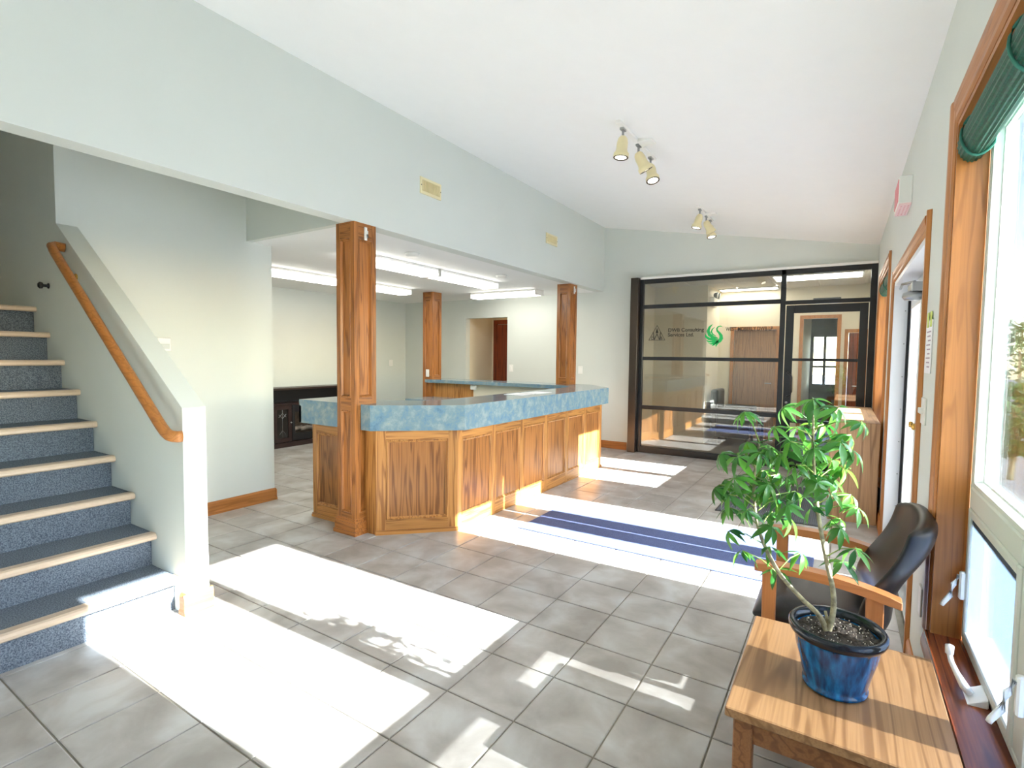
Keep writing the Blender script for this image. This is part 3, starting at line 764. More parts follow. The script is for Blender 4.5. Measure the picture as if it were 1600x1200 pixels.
# ------------------------------------------------------------------ things on the window wall
pw_ = thing('notice', (RW-0.002, 2.9, 1.45), 'white paper notice taped to the wall between window and door', 'notice')
bm = B(); box(bm, RW-0.004, RW-0.001, 2.80, 2.99, 1.37, 1.60); fin('sheet', bm, M_PAPER, pw_)
for y in (2.84, 2.93):
    bm = B(); box(bm, RW-0.006, RW-0.004, y-0.022, y+0.022, 1.57, 1.635); fin('tape', bm, M_TAPE, pw_)
bm = B()
for k in range(9):
    z = 1.55-0.019*k
    box(bm, RW-0.0048, RW-0.0042, 2.83+0.01*(k % 2), 2.95-0.02*(k % 3), z-0.003, z+0.003)
fin('print', bm, M_PRINT, pw_)
sw = thing('light_switch', (RW, 2.93, 1.2), 'white double light switch plate on the wall beside the entrance door', 'switch')
bm = bbox(RW-0.008, RW, 2.87, 2.99, 1.14, 1.26, 0.003); fin('plate', bm, M_WHITE, sw)
for y in (2.905, 2.955):
    bm = bbox(RW-0.022, RW-0.006, y-0.006, y+0.006, 1.19, 1.215, 0.002); fin('toggle', bm, M_WHITE, sw)
ol = thing('wall_outlet', (RW, 2.72, 0.4), 'white outlet plate low on the wall behind the black chair', 'outlet')
bm = bbox(RW-0.006, RW, 2.69, 2.76, 0.36, 0.48, 0.002); fin('plate', bm, M_WHITE, ol)
ex = thing('exit_sign', (0.28, 4.15, 2.37), 'white box sign high on the window wall above the entrance door', 'sign')
bm = bbox(0.248, RW, 4.0, 4.30, 2.385, 2.55, 0.004); fin('housing', bm, M_WHITE, ex)
bm = B(); box(bm, 0.250, RW-0.002, 4.004, 4.296, 2.372, 2.385); gr = fin('grille', bm, M_DOTS, ex)
bm = B()
for i in range(3):
    for j in range(7): lathe(bm, [(0, -0.0005), (0.0045, -0.0005), (0.0045, 0.001)], (0.265+0.018*i, 4.03+0.038*j, 2.3715), 6)
fin('grille_hole', bm, M_RED, gr, kind='stuff')
bm = B(); box(bm, 0.245, 0.248, 4.02, 4.28, 2.40, 2.535); fin('red_face', bm, M_RED, ex)

# ------------------------------------------------------------------ glass wall and door
gw = thing('glass_partition', (-1.3, 7.6, 0), 'black framed glass partition wall with lettering at the end of the lobby', 'partition')
Y0, Y1 = 7.595, 7.65
XL, XM, XR = -2.56, -0.665, 0.30
ZT = 2.575
bm = bbox(-2.70, -2.585, 7.50, 7.66, 0, ZT+0.02, 0.003); fin('end_post', bm, M_BRONZE, gw)
for nm, q in (('frame_post', (-2.585, -2.53, 0, ZT)), ('frame_post', (0.245, 0.312, 0, ZT)), ('mullion', (-0.715, -0.655, 0, ZT)), ('frame_rail', (-2.53, 0.245, ZT-0.065, ZT)),
              ('frame_rail', (-2.53, -0.715, 2.145, 2.20)), ('frame_rail', (-0.655, 0.245, 2.125, 2.175)), ('frame_rail', (-2.53, -0.715, 1.385, 1.435)),
              ('frame_rail', (-2.53, -0.715, 0.655, 0.71)), ('frame_rail', (-2.53, -0.715, 0, 0.095))):
    bm = bbox(q[0], q[1], Y0, Y1, q[2], q[3], 0.003); fin(nm, bm, M_BLACKM, gw)
panes = {}
for nm, q in (('a', (-2.53, -0.715, 0.095, 0.655)), ('b', (-2.53, -0.715, 0.71, 1.385)), ('sign', (-2.53, -0.715, 1.435, 2.145)), ('c', (-2.53, -0.715, 2.20, ZT-0.065)), ('d', (-0.655, 0.245, 2.175, ZT-0.065))):
    bm = B(); box(bm, q[0], q[1], 7.618, 7.626, q[2], q[3]); panes[nm] = fin('pane', bm, M_GLASSP, gw)
bm = B(); box(bm, -2.58, 0.31, 7.575, 7.65, ZT, ZT+0.03); fin('trim_1', bm, M_WHITE, kind='structure')


def text(body, size, x, z, y, parent, m, name='lettering', tall=1.0):
    cu = bpy.data.curves.new(name, 'FONT'); cu.body = body; cu.size = size; cu.extrude = 0.0006; cu.space_line = 0.95; cu.offset = size*0.014
    t = bpy.data.objects.new(name, cu); COL.objects.link(t)
    dg = bpy.context.evaluated_depsgraph_get(); me = bpy.data.meshes.new_from_object(t.evaluated_get(dg))
    bpy.data.objects.remove(t)
    me.materials.clear(); me.materials.append(m)
    Mx = Matrix(((1, 0, 0, x), (0, 0, -1, y), (0, tall, 0, z), (0, 0, 0, 1)))
    me.transform(Matrix.Translation(-W[parent]) @ Mx)
    o = bpy.data.objects.new(name, me); COL.objects.link(o); o.parent = parent; W[o] = W[parent]
    return o


yt = 7.616
text('DWB Consulting\nServices Ltd.', 0.072, -2.165, 1.80, yt, panes['sign'], M_TEXT)
text('WEST MOBERLY DWB LP', 0.052, -1.375, 1.80, yt, panes['sign'], M_TEXT, 'lettering', 1.4)
bm = B()


def stroke(bm, pts, w, y=yt):
    for a, b in zip(pts, pts[1:]):
        a, b = Vector(a), Vector(b); d = (b-a).normalized(); n = Vector((-d.y, d.x))*w/2
        prism(bm, [tuple(a+n-d*w*0.3), tuple(a-n-d*w*0.3), tuple(b-n+d*w*0.3), tuple(b+n+d*w*0.3)], 'y', y-0.0006, y+0.0006)


lx, lz = -2.325, 1.68
stroke(bm, [(lx-0.12, lz), (lx, lz+0.215), (lx+0.12, lz), (lx-0.12, lz)], 0.006)
stroke(bm, [(lx-0.055, lz+0.115), (lx-0.04, lz+0.005), (lx, lz+0.09), (lx+0.04, lz+0.005), (lx+0.055, lz+0.115)], 0.009)
prism(bm, [(lx-0.018, lz+0.105), (lx+0.018, lz+0.105), (lx+0.004, lz+0.165), (lx, lz+0.18), (lx-0.004, lz+0.165)], 'y', yt-0.0006, yt+0.0006)
stroke(bm, [(lx, lz+0.105), (lx, lz+0.09)], 0.006)
fin('tree_logo', bm, M_TEXT, panes['sign'], label='black triangle emblem with a small tree and letters')
text('D', 0.06, lx-0.085, lz+0.008, yt, panes['sign'], M_TEXT); text('B', 0.06, lx+0.048, lz+0.008, yt, panes['sign'], M_TEXT)
# green swan
bm = B(); sx, sz = -1.53, 1.60


def blob(pts):
    prism(bm, [(sx+a*0.105, sz+b*0.105) for a, b in pts], 'y', yt-0.0006, yt+0.0006)


def ribbon(pts, ws):
    L, R = [], []
    for i, p in enumerate(pts):
        a = Vector(pts[max(i-1, 0)]); b = Vector(pts[min(i+1, len(pts)-1)]); d = (b-a).normalized(); n = Vector((-d.y, d.x))*ws[i]
        L.append(tuple(Vector(p)+n)); R.append(tuple(Vector(p)-n))
    blob(L + R[::-1])


ribbon([(1.05, 2.42), (0.85, 2.55), (0.55, 2.50), (0.36, 2.25), (0.42, 1.95), (0.70, 1.65), (0.92, 1.30), (0.95, 0.95), (0.75, 0.6), (0.35, 0.42)], [0.02, 0.07, 0.08, 0.09, 0.11, 0.15, 0.20, 0.24, 0.24, 0.1])
ribbon([(-0.15, 2.85), (-0.55, 2.45), (-0.72, 1.95), (-0.55, 1.45), (-0.1, 1.1), (0.5, 1.0)], [0.01, 0.14, 0.2, 0.22, 0.2, 0.06])
ribbon([(0.12, 2.45), (-0.22, 2.15), (-0.32, 1.8), (-0.1, 1.45), (0.3, 1.25)], [0.01, 0.08, 0.1, 0.09, 0.03])
ribbon([(-1.05, 1.55), (-1.0, 1.2), (-0.6, 0.9), (0.0, 0.78), (0.6, 0.85)], [0.01, 0.14, 0.18, 0.16, 0.05])
ribbon([(-0.95, 0.72), (-0.6, 0.52), (0.0, 0.5), (0.6, 0.65)], [0.01, 0.12, 0.14, 0.08])
ribbon([(-0.65, 0.28), (-0.3, 0.22), (0.2, 0.32), (0.6, 0.5)], [0.01, 0.1, 0.12, 0.08])
ribbon([(-0.2, -0.05), (0.0, 0.1), (0.35, 0.35)], [0.01, 0.1, 0.1]); ribbon([(0.3, -0.2), (0.35, 0.05), (0.6, 0.45)], [0.01, 0.1, 0.14])
fin('bird_logo', bm, M_SWAN, panes['sign'], label='green long-necked bird emblem')
# glass door
d2_ = thing('door_2', (-0.2, 7.62, 0), None, None, None, 'structure')
for nm, q in (('door_stile', (-0.645, -0.555, 0.012, 2.115)), ('door_stile', (0.15, 0.235, 0.012, 2.115)), ('door_rail', (-0.555, 0.15, 2.015, 2.115)), ('door_rail', (-0.555, 0.15, 0.012, 0.18)), ('door_rail', (-0.555, 0.15, 1.40, 1.435)), ('door_rail', (-0.555, 0.15, 0.60, 0.645))):
    bm = bbox(q[0], q[1], 7.60, 7.645, q[2], q[3], 0.003); fin(nm, bm, M_BLACKM, d2_)
for z0, z1 in ((0.18, 0.60), (0.645, 1.40), (1.435, 2.015)):
    bm = B(); box(bm, -0.555, 0.15, 7.618, 7.626, z0, z1); fin('pane', bm, M_GLASSP, d2_)
bm = B(); tube(bm, [(-0.60, 7.602, 1.25), (-0.60, 7.545, 1.25), (-0.585, 7.53, 1.235), (-0.56, 7.53, 1.22), (-0.55, 7.53, 1.19), (-0.55, 7.53, 1.0), (-0.56, 7.53, 0.96), (-0.585, 7.53, 0.945), (-0.60, 7.545, 0.94), (-0.60, 7.602, 0.94)], 0.013, 8); fin('pull_handle', bm, M_BLACK, d2_, smooth=True)
bm = B(); lathe(bm, [(0, 0), (0.016, 0), (0.016, 0.004), (0.008, 0.006), (0, 0.006)], (-0.605, 7.60, 0.86), 12, Matrix.Rotation(math.radians(90), 3, 'X')); fin('lock_cylinder', bm, M_STEEL, d2_, smooth=True)
bm = bbox(-0.35, -0.05, 7.655, 7.70, 2.15, 2.20, 0.004); fin('closer', bm, M_BLACK, d2_)

# ------------------------------------------------------------------ wall plates, vents, alarms
def plate(cx, cy, cz, axis, label, w=0.075, h=0.12):
    t = thing('wall_plate', (cx, cy, cz-h/2), label, 'switch plate')
    if axis == 'x':
        bm = bbox(cx, cx+0.008, cy-w/2, cy+w/2, cz-h/2, cz+h/2, 0.002); fin('plate', bm, M_WHITE, t)
        bm = bbox(cx+0.007, cx+0.013, cy-0.016, cy+0.016, cz-0.033, cz+0.033, 0.002); fin('rocker', bm, M_WHITE, t)
    else:
        bm = bbox(cx-w/2, cx+w/2, cy-0.008, cy, cz-h/2, cz+h/2, 0.002); fin('plate', bm, M_WHITE, t)
        bm = bbox(cx-0.016, cx+0.016, cy-0.013, cy-0.007, cz-0.033, cz+0.033, 0.002); fin('rocker', bm, M_WHITE, t)


plate(-7.4, 7.25, 1.26, 'x', 'white switch plate on the office wall left of the back oak column', 0.1)
plate(-4.88, YB, 1.21, 'y', 'white switch plate on the end wall right of the hall opening')
plate(-3.56, YB, 1.21, 'y', 'white switch plate on the end wall just right of the far oak column')
th = thing('control_box', (-4.63, 2.04, 1.43), 'small white box on the wall above the sloping stair wall', 'wall box')
bm = bbox(-4.63, -4.595, 1.98, 2.08, 1.43, 1.54, 0.006); fin('housing', bm, M_WHITE, th)
bm = bbox(-4.596, -4.588, 1.995, 2.065, 1.45, 1.49, 0.003); fin('cover', bm, M_VINYL, th)


def vent(y0, y1, z0, z1, label):
    v = thing('wall_vent', (FX, (y0+y1)/2, z0), label, 'vent', 'cream wall vents')
    bm = B(); F = Face((FX, y0, 0), (0, 1, 0), (1, 0, 0)); F.ring(bm, 0, y1-y0, z0, z1, [(0, 0), (0.002, 0.008), (0.024, 0.012), (0.028, 0.002)]); fin('frame', bm, M_CREAM, v)
    bm = B(); box(bm, FX+0.0005, FX+0.002, y0+0.026, y1-0.026, z0+0.026, z1-0.026); fin('backing', bm, M_VENT, v)
    n = 12; L = y1-y0-0.056
    sm_ = mesh_of('slat', bbox(0.0, 0.011, -0.004, 0.004, -(z1-z0-0.054)/2, (z1-z0-0.054)/2, 0.001), M_CREAM)
    for k in range(n): inst('slat', sm_, (FX+0.001, y0+0.028+L*(k+0.5)/n, (z0+z1)/2), v)
    for y in (y0+0.011, y1-0.011):
        bm = B(); lathe(bm, [(0.0, 0), (0.005, 0), (0.004, 0.002), (0, 0.0025)], (FX+0.010, y, (z0+z1)/2), 8, Matrix.Rotation(math.radians(90), 3, 'Y')); fin('screw', bm, M_BRONZE, v)


vent(3.475, 3.755, 2.845, 2.99, 'larger looking cream louvred vent on the upper wall nearer the stairs')
vent(5.765, 6.065, 2.84, 2.97, 'cream louvred vent on the upper wall nearer the glass partition')
for x, y, lab in ((-3.68, 3.9, 'round white smoke alarm on the office ceiling beside the front oak column'), (-3.69, 5.52, 'round white smoke alarm on the office ceiling farther from the stairs')):
    s = thing('smoke_alarm', (x, y, ZS-0.035), lab, 'smoke alarm', 'smoke alarms')
    bm = B(); lathe(bm, [(0, -0.035), (0.05, -0.035), (0.064, -0.028), (0.07, -0.012), (0.07, -0.001), (0, -0.001)], (x, y, ZS), 24); fin('housing', bm, M_WHITE, s, smooth=True)
    bm = B(); lathe(bm, [(0, -0.002), (0.076, -0.002), (0.076, 0)], (x, y, ZS-0.001), 24); fin('base_plate', bm, M_VINYL, s)


# ------------------------------------------------------------------ ceiling lights
def wrap_light(x0, x1, y0, y1, label):
    t = thing('ceiling_light', ((x0+x1)/2, (y0+y1)/2, ZS-0.085), label, 'light', 'fluorescent office lights')
    bm = bbox(x0, x1, y0, y1, ZS-0.03, ZS-0.001, 0.004); fin('body', bm, M_WHITE, t)
    i = 0.012
    bm = B()
    if y1-y0 > x1-x0: prism(bm, [(x0+i, ZS-0.03), (x1-i, ZS-0.03), (x1-i, ZS-0.065), (x1-i-0.03, ZS-0.085), (x0+i+0.03, ZS-0.085), (x0+i, ZS-0.065)], 'y', y0+0.01, y1-0.01)
    else: prism(bm, [(y0+i, ZS-0.03), (y1-i, ZS-0.03), (y1-i, ZS-0.065), (y1-i-0.03, ZS-0.085), (y0+i+0.03, ZS-0.085), (y0+i, ZS-0.065)], 'x', x0+0.01, x1-0.01)
    fin('diffuser', bm, M_TUBE, t)
    for k in range(2):
        bm = B()
        if y1-y0 > x1-x0: box(bm, x0, x1, (y0, y1-0.01)[k], (y0+0.01, y1)[k], ZS-0.088, ZS-0.028)
        else: box(bm, (x0, x1-0.01)[k], (x0+0.01, x1)[k], y0, y1, ZS-0.088, ZS-0.028)
        fin('end_cap', bm, M_WHITE, t)


wrap_light(-4.33, -4.05, 3.52, 4.74, 'fluorescent ceiling light right of the front column, nearer of two in line')
wrap_light(-4.33, -4.05, 4.78, 6.00, 'fluorescent ceiling light right of the front column, farther of two in line')
wrap_light(-5.95, -5.67, 3.52, 4.74, 'fluorescent ceiling light left of the front column, in the deeper row')
wrap_light(-5.95, -5.67, 4.78, 6.00, 'fluorescent ceiling light in the deeper row, just right of the front column')
wrap_light(-5.17, -3.95, 6.84, 7.10, 'fluorescent ceiling light lying crosswise above the hall opening')


def track(x, y0, y1, label, heads):
    zc = ceil_z(x)
    t = thing('track_light', (x, (y0+y1)/2, zc-0.03), label, 'track light', 'ceiling track lights')
    bm = bbox(x-0.018, x+0.018, y0, y1, zc-0.026, zc+0.003, 0.003); fin('track', bm, M_WHITE, t)
    ym = (y0+y1)/2
    bm = bbox(x+0.012, x+0.125, ym-0.055, ym+0.055, zc-0.036, zc-0.008, 0.004); fin('feed_box', bm, M_WHITE, t)
    for y, tx, ty in heads:
        M = Matrix.Rotation(math.radians(tx), 3, 'X') @ Matrix.Rotation(math.radians(ty), 3, 'Y')
        p = Vector((x, y, zc-0.10))
        bm = B(); tube(bm, [(x, y, zc-0.024), (x, y, zc-0.07), p], 0.009, 8); box(bm, x-0.014, x+0.014, y-0.03, y+0.03, zc-0.040, zc-0.024); fin('stem', bm, M_STEEL, t)
        bm = B(); lathe(bm, [(0.0, 0.02), (0.022, 0.018), (0.034, 0.0), (0.040, -0.03), (0.040, -0.075), (0.046, -0.095), (0.055, -0.105), (0.055, -0.135), (0.049, -0.135), (0.047, -0.127), (0.0, -0.126)], p, 20, M); hd = fin('lamp_head', bm, M_CREAM, t, smooth=True)
        bm = B(); lathe(bm, [(0, -0.131), (0.042, -0.131), (0.042, -0.128)], p, 18, M); fin('bulb', bm, M_BULB, hd)
        bm = B(); lathe(bm, [(0.041, -0.1315), (0.043, -0.1365), (0.052, -0.1365), (0.0555, -0.134)], p, 18, M, False); fin('trim_ring', bm, M_BRONZE, hd)


track(-1.41, 3.58, 4.42, 'white ceiling track with three cream bell spotlights, nearer of two', ((3.68, -4, 4), (4.02, 22, -22), (4.32, -12, -14)))
track(-1.41, 5.98, 6.74, 'white ceiling track with three cream bell spotlights, nearer the glass partition', ((6.08, -6, 14), (6.40, 20, -24), (6.62, -8, -10)))

# ------------------------------------------------------------------ mats
bm = bbox(-2.22, -0.12, 3.61, 4.64, 0.0, 0.008, 0.003); fin('floor_mat', bm, M_MAT, label='large blue carpet mat on the tiles before the entrance doors', cat='mat')
rm = thing('ribbed_mat', (-0.6, 5.9, 0), 'grey ribbed scraper mat on the tiles behind the potted plant', 'mat')
bm = B(); box(bm, -0.96, -0.12, 5.08, 6.55, 0.0, 0.005); fin('backing', bm, M_BLACK, rm)
bm = B()
for k in range(52):
    x = -0.945+0.0158*k
    box(bm, x, x+0.009, 5.10, 6.53, 0.005, 0.011)
fin('ribbing', bm, M_RIB, rm, kind='stuff')

# ------------------------------------------------------------------ oak cabinet under the far window
cb = thing('oak_cabinet', (0.11, 6.3, 0), 'low pale oak cabinet standing under the far window', 'cabinet')
x0, x1, y0, y1, zt = -0.07, 0.292, 5.40, 7.25, 0.88
bm = bbox(x0, x1, y0, y0+0.02, 0, zt, 0.002); fin('side_panel', bm, M_CAB, cb)
bm = bbox(x0, x1, y1-0.02, y1, 0, zt, 0.002); fin('side_panel', bm, M_CAB, cb)
bm = bbox(x0-0.004, x1, y0+0.02, y1-0.02, zt-0.022, zt, 0.002); fin('top', bm, M_CABY, cb)
bm = B(); box(bm, x1-0.012, x1, y0+0.02, y1-0.02, 0.05, zt-0.022); fin('back', bm, M_CAB, cb)
for z in (0.06, 0.45):
    bm = B(); box(bm, x0+0.012, x1-0.012, y0+0.02, y1-0.02, z, z+0.02); fin('shelf', bm, M_CABY, cb)
bm = B(); box(bm, x0+0.012, x1-0.012, 6.315, 6.335, 0.08, zt-0.022); fin('divider', bm, M_CAB, cb)
for a, b in ((y0+0.022, 6.324), (6.327, y1-0.022)):
    bm = bbox(x0-0.006, x0+0.012, a, b, 0.06, zt-0.026, 0.003); dr = fin('door', bm, M_CAB, cb)
    bm = B(); tube(bm, [(x0-0.006, b-0.06, 0.6), (x0-0.028, b-0.06, 0.6), (x0-0.028, b-0.06, 0.5), (x0-0.006, b-0.06, 0.5)], 0.005, 6); fin('handle', bm, M_STEEL, dr)

# ------------------------------------------------------------------ side table
tb = thing('side_table', (0.02, 1.82, 0), 'low oak laminate side table under the potted plant', 'table')
tx0, tx1, ty0, ty1, tz = -0.243, 0.282, 1.515, 2.132, 0.45
bm = bbox(tx0, tx1, ty0, ty1, tz-0.028, tz, 0.003); fin('table_top', bm, M_TABLE, tb)
for x in (tx0+0.02, tx1-0.07):
    for y in (ty0+0.02, ty1-0.07):
        bm = bbox(x, x+0.05, y, y+0.05, 0, tz-0.028, 0.004); fin('leg', bm, M_TABLED, tb)
for q in ((tx0+0.07, tx1-0.07, ty0+0.03, ty0+0.05), (tx0+0.07, tx1-0.07, ty1-0.05, ty1-0.03), (tx0+0.03, tx0+0.05, ty0+0.07, ty1-0.07), (tx1-0.05, tx1-0.03, ty0+0.07, ty1-0.07)):
    bm = B(); box(bm, *q, tz-0.10, tz-0.028); fin('apron', bm, M_TABLED, tb)

# ------------------------------------------------------------------ armchair by the window
ch = thing('armchair', (0.0, 2.48, 0), 'black vinyl armchair with beech arms behind the side table', 'chair')


def grid_solid(name, f, nu, nv, m, parent, th):
    """closed cushion: front sheet f(u,v) and back sheet offset by th(u,v) vector"""
    bm = B(); A = [[bm.verts.new(f(i/nu, j/nv)) for j in range(nv+1)] for i in range(nu+1)]
    Bk = [[bm.verts.new(Vector(f(i/nu, j/nv))+Vector(th(i/nu, j/nv))) for j in range(nv+1)] for i in range(nu+1)]
    for i in range(nu):
        for j in range(nv):
            bm.faces.new((A[i][j], A[i+1][j], A[i+1][j+1], A[i][j+1])); bm.faces.new((Bk[i][j], Bk[i][j+1], Bk[i+1][j+1], Bk[i+1][j]))
    for i in range(nu):
        bm.faces.new((A[i][0], Bk[i][0], Bk[i+1][0], A[i+1][0])); bm.faces.new((A[i][nv], A[i+1][nv], Bk[i+1][nv], Bk[i][nv]))
    for j in range(nv):
        bm.faces.new((A[0][j], A[0][j+1], Bk[0][j+1], Bk[0][j])); bm.faces.new((A[nu][j], Bk[nu][j], Bk[nu][j+1], A[nu][j+1]))
    o = fin(name, bm, m, parent, smooth=True)
    sb = o.modifiers.new('smooth', 'SUBSURF'); sb.levels = 2; sb.render_levels = 2
    return o


def rr(u, p=4): return max(0.0, 1-abs(2*u-1)**p)


# back: v runs up, u runs across; concave towards the sitter, rolled edges
def backf(u, v):
    y = 2.245 + 0.48*u; e = 0.06*(1-rr(v, 6)*1.0)
    z = 0.40 + 0.455*v - 0.035*(abs(2*u-1)**3)*v
    x = 0.128 + 0.120*v**1.3 + 0.03*math.sin(math.pi*v)*-0.6 + 0.035*(rr(u, 2)-0.6) - 0.02*math.sin(2*math.pi*v)
    return (x - 0.02*(1-rr(u, 8)), y, z)


def backt(u, v):
    t = 0.034 + 0.045*rr(u, 6)*rr(v, 6)**0.6
    return (t*0.95, 0, t*0.15)


grid_solid('backrest', backf, 16, 16, M_LEATHER, ch, backt)


def seatf(u, v):
    x = -0.275 + 0.43*u; y = 2.262 + 0.445*v
    z = 0.405 + 0.055*rr(u, 6)*rr(v, 6)
    return (x, y, z)


grid_solid('seat', seatf, 14, 14, M_LEATHER, ch, lambda u, v: (0, 0, -0.025-0.05*rr(u, 8)*rr(v, 8)))
for s, y in ((0, 2.22), (1, 2.745)):
    bm = B()
    n = 12; prof = []
    top = []; bot = []
    for k in range(n+1):
        t = k/n; x = -0.262+0.468*t; z = 0.60+0.026*math.sin(math.pi*(0.15+0.75*t)) - 0.022*t*t*1.4
        thk = 0.030 + 0.004*math.sin(math.pi*t)
        top.append((x, z+thk/2)); bot.append((x, z-thk/2))
    prism(bm, top + bot[::-1], 'y', y-0.027, y+0.027); bevel(bm, 0.004, 1); fin('armrest', bm, M_CHAIRW, ch)
    for xa, xb, xc, xd, ztp in ((-0.235, -0.185, -0.225, -0.185, 0.60), (0.10, 0.155, 0.115, 0.16, 0.595)):
        bm = B(); prism(bm, [(xc, 0.0), (xd, 0.0), (xb, ztp), (xa, ztp)], 'y', y-0.015, y+0.015); bevel(bm, 0.003, 1); fin('leg', bm, M_CHAIRZ, ch)
    bm = bbox(-0.19, 0.12, y-0.012, y+0.012, 0.34, 0.395, 0.003); fin('side_rail', bm, M_CHAIRW, ch)
for x in (-0.205, 0.12):
    bm = bbox(x-0.011, x+0.011, 2.235, 2.73, 0.31, 0.352, 0.003); fin('cross_rail', bm, M_CHAIRZ, ch)

# ------------------------------------------------------------------ potted plant
PX, PY, PZ = 0.015, 1.79, 0.45
pl = thing('potted_plant', (PX, PY, PZ), 'leafy umbrella plant with two bare stems in a glossy blue pot', 'plant')
bm = B(); lathe(bm, [(0.0, 0.001), (0.076, 0.001), (0.084, 0.006), (0.085, 0.014), (0.080, 0.018), (0.084, 0.03), (0.093, 0.07), (0.104, 0.11), (0.111, 0.148), (0.114, 0.158), (0.121, 0.162), (0.126, 0.172), (0.126, 0.184), (0.121, 0.190), (0.112, 0.188), (0.108, 0.165), (0.10, 0.12), (0, 0.115)], (PX, PY, PZ), 48); fin('pot', bm, M_POT, pl, smooth=True)
bm = B(); lathe(bm, [(0.1145, 0.1575), (0.1215, 0.1615), (0.1268, 0.172), (0.1268, 0.1845), (0.1215, 0.1912), (0.1115, 0.1885), (0.1075, 0.165)], (PX, PY, PZ), 48, None, False); fin('rim', bm, M_RIM, pl, smooth=True)
bm = B(); rng = random.Random(3)
R_, n_ = 10, 36; rings = [[bm.verts.new((PX, PY, PZ+0.168))]]
for i in range(1, R_+1):
    rings.append([bm.verts.new((PX+0.1085*i/R_*math.cos(2*math.pi*k/n_), PY+0.1085*i/R_*math.sin(2*math.pi*k/n_), PZ+0.163+rng.uniform(-0.005, 0.006))) for k in range(n_)])
for k in range(n_): bm.faces.new((rings[0][0], rings[1][k], rings[1][(k+1) % n_]))
for i in range(1, R_):
    for k in range(n_): bm.faces.new((rings[i][k], rings[i+1][k], rings[i+1][(k+1) % n_], rings[i][(k+1) % n_]))
soil = fin('soil', bm, M_SOIL, pl)
bm = B()
for k in range(150):
    r, a = 0.104*math.sqrt(rng.random()), rng.uniform(0, 6.28); s = rng.uniform(0.0008, 0.002)
    bmesh.ops.create_icosphere(bm, subdivisions=1, radius=s, matrix=Matrix.Translation((PX+r*math.cos(a), PY+r*math.sin(a), PZ+0.169)))
fin('perlite', bm, M_PERL, soil, kind='stuff')
T1 = [(-0.008, 1.79, 0.600), (0.004, 1.79, 0.678), (0.0, 1.79, 0.745), (-0.021, 1.79, 0.837), (-0.046, 1.79, 0.968), (-0.060, 1.79, 1.083), (-0.067, 1.79, 1.179), (-0.068, 1.79, 1.26)]
T2 = [(-0.006, 1.79, 0.600), (-0.031, 1.79, 0.654), (-0.083, 1.80, 0.693), (-0.147, 1.795, 0.762), (-0.196, 1.79, 0.860), (-0.218, 1.78, 0.959), (-0.221, 1.775, 1.062), (-0.210, 1.77, 1.165)]


def spline(pts, n=5):
    P = [Vector(p) for p in pts]; out = []
    for i in range(len(P)-1):
        p0, p1, p2, p3 = P[max(i-1, 0)], P[i], P[i+1], P[min(i+2, len(P)-1)]
        for k in range(n):
            t = k/n; out.append(0.5*((2*p1)+(p2-p0)*t+(2*p0-5*p1+4*p2-p3)*t*t+(3*p1-p0-3*p2+p3)*t**3))
    out.append(P[-1]); return out


S1, S2 = spline(T1), spline(T2)
for S in (S1, S2):
    bm = B(); tube(bm, S, [0.0085*(1-0.62*i/len(S)) for i in range(len(S))], 8); fin('stem', bm, M_BARK, pl, smooth=True)
bm = B(); tube(bm, [(0.0, 1.80, 0.605), (-0.012, 1.80, 0.65), (-0.016, 1.80, 0.668)], [0.006, 0.005, 0.004], 6); fin('stub', bm, M_BARK, pl, smooth=True)
CL = [(-0.069,1.719,1.312),(-0.006,1.686,1.293),(0.052,1.759,1.249),(-0.246,1.699,1.265),(-0.161,1.677,1.228),(-0.245,1.760,1.165),(-0.113,1.889,1.209),(-0.075,1.860,1.169),(-0.043,1.851,1.227),(0.002,1.715,1.196),(0.028,1.794,1.207),(-0.141,1.729,1.147),(-0.200,1.703,1.145),(-0.258,1.687,1.129),(-0.105,1.714,1.116),(-0.017,1.892,1.110),(0.012,1.867,1.098),(-0.155,1.862,1.057),(-0.044,1.860,1.072),(-0.270,1.708,1.056),(-0.319,1.737,1.023),(-0.228,1.817,0.999),(-0.188,1.843,1.000),(-0.153,1.874,0.971),(-0.113,1.880,1.003),(-0.016,1.682,1.055),(0.035,1.811,1.029),(0.011,1.828,0.949),(0.052,1.786,0.999),(-0.280,1.704,1.004),(-0.291,1.778,0.944),(-0.227,1.682,0.970),(-0.178,1.894,0.920),(-0.128,1.876,0.918),(-0.065,1.797,0.977),(-0.287,1.735,0.879),(-0.264,1.887,0.774),(-0.173,1.803,0.834),(-0.088,1.881,0.807),(-0.158,1.872,0.737),(0.022,1.787,0.834),(0.051,1.763,0.886),(-0.196,1.810,1.072),(-0.079,1.768,1.075),(-0.120,1.700,1.186)]


def leaflet_mesh(bend):
    bm = B(); n = 6; wid = [0.06, 0.55, 0.92, 1.0, 0.85, 0.5, 0.04]
    rows = []
    for i in range(n+1):
        t = i/n; x = t; z = -bend*t*t; w = 0.15*wid[i]
        rows.append([bm.verts.new((x, -w, z+0.05*wid[i])), bm.verts.new((x, 0, z)), bm.verts.new((x, w, z+0.05*wid[i]))])
    for a, b in zip(rows, rows[1:]):
        for k in range(2): bm.faces.new((a[k], a[k+1], b[k+1], b[k]))
    return mesh_of('leaflet', bm, M_LEAF, smooth=True)


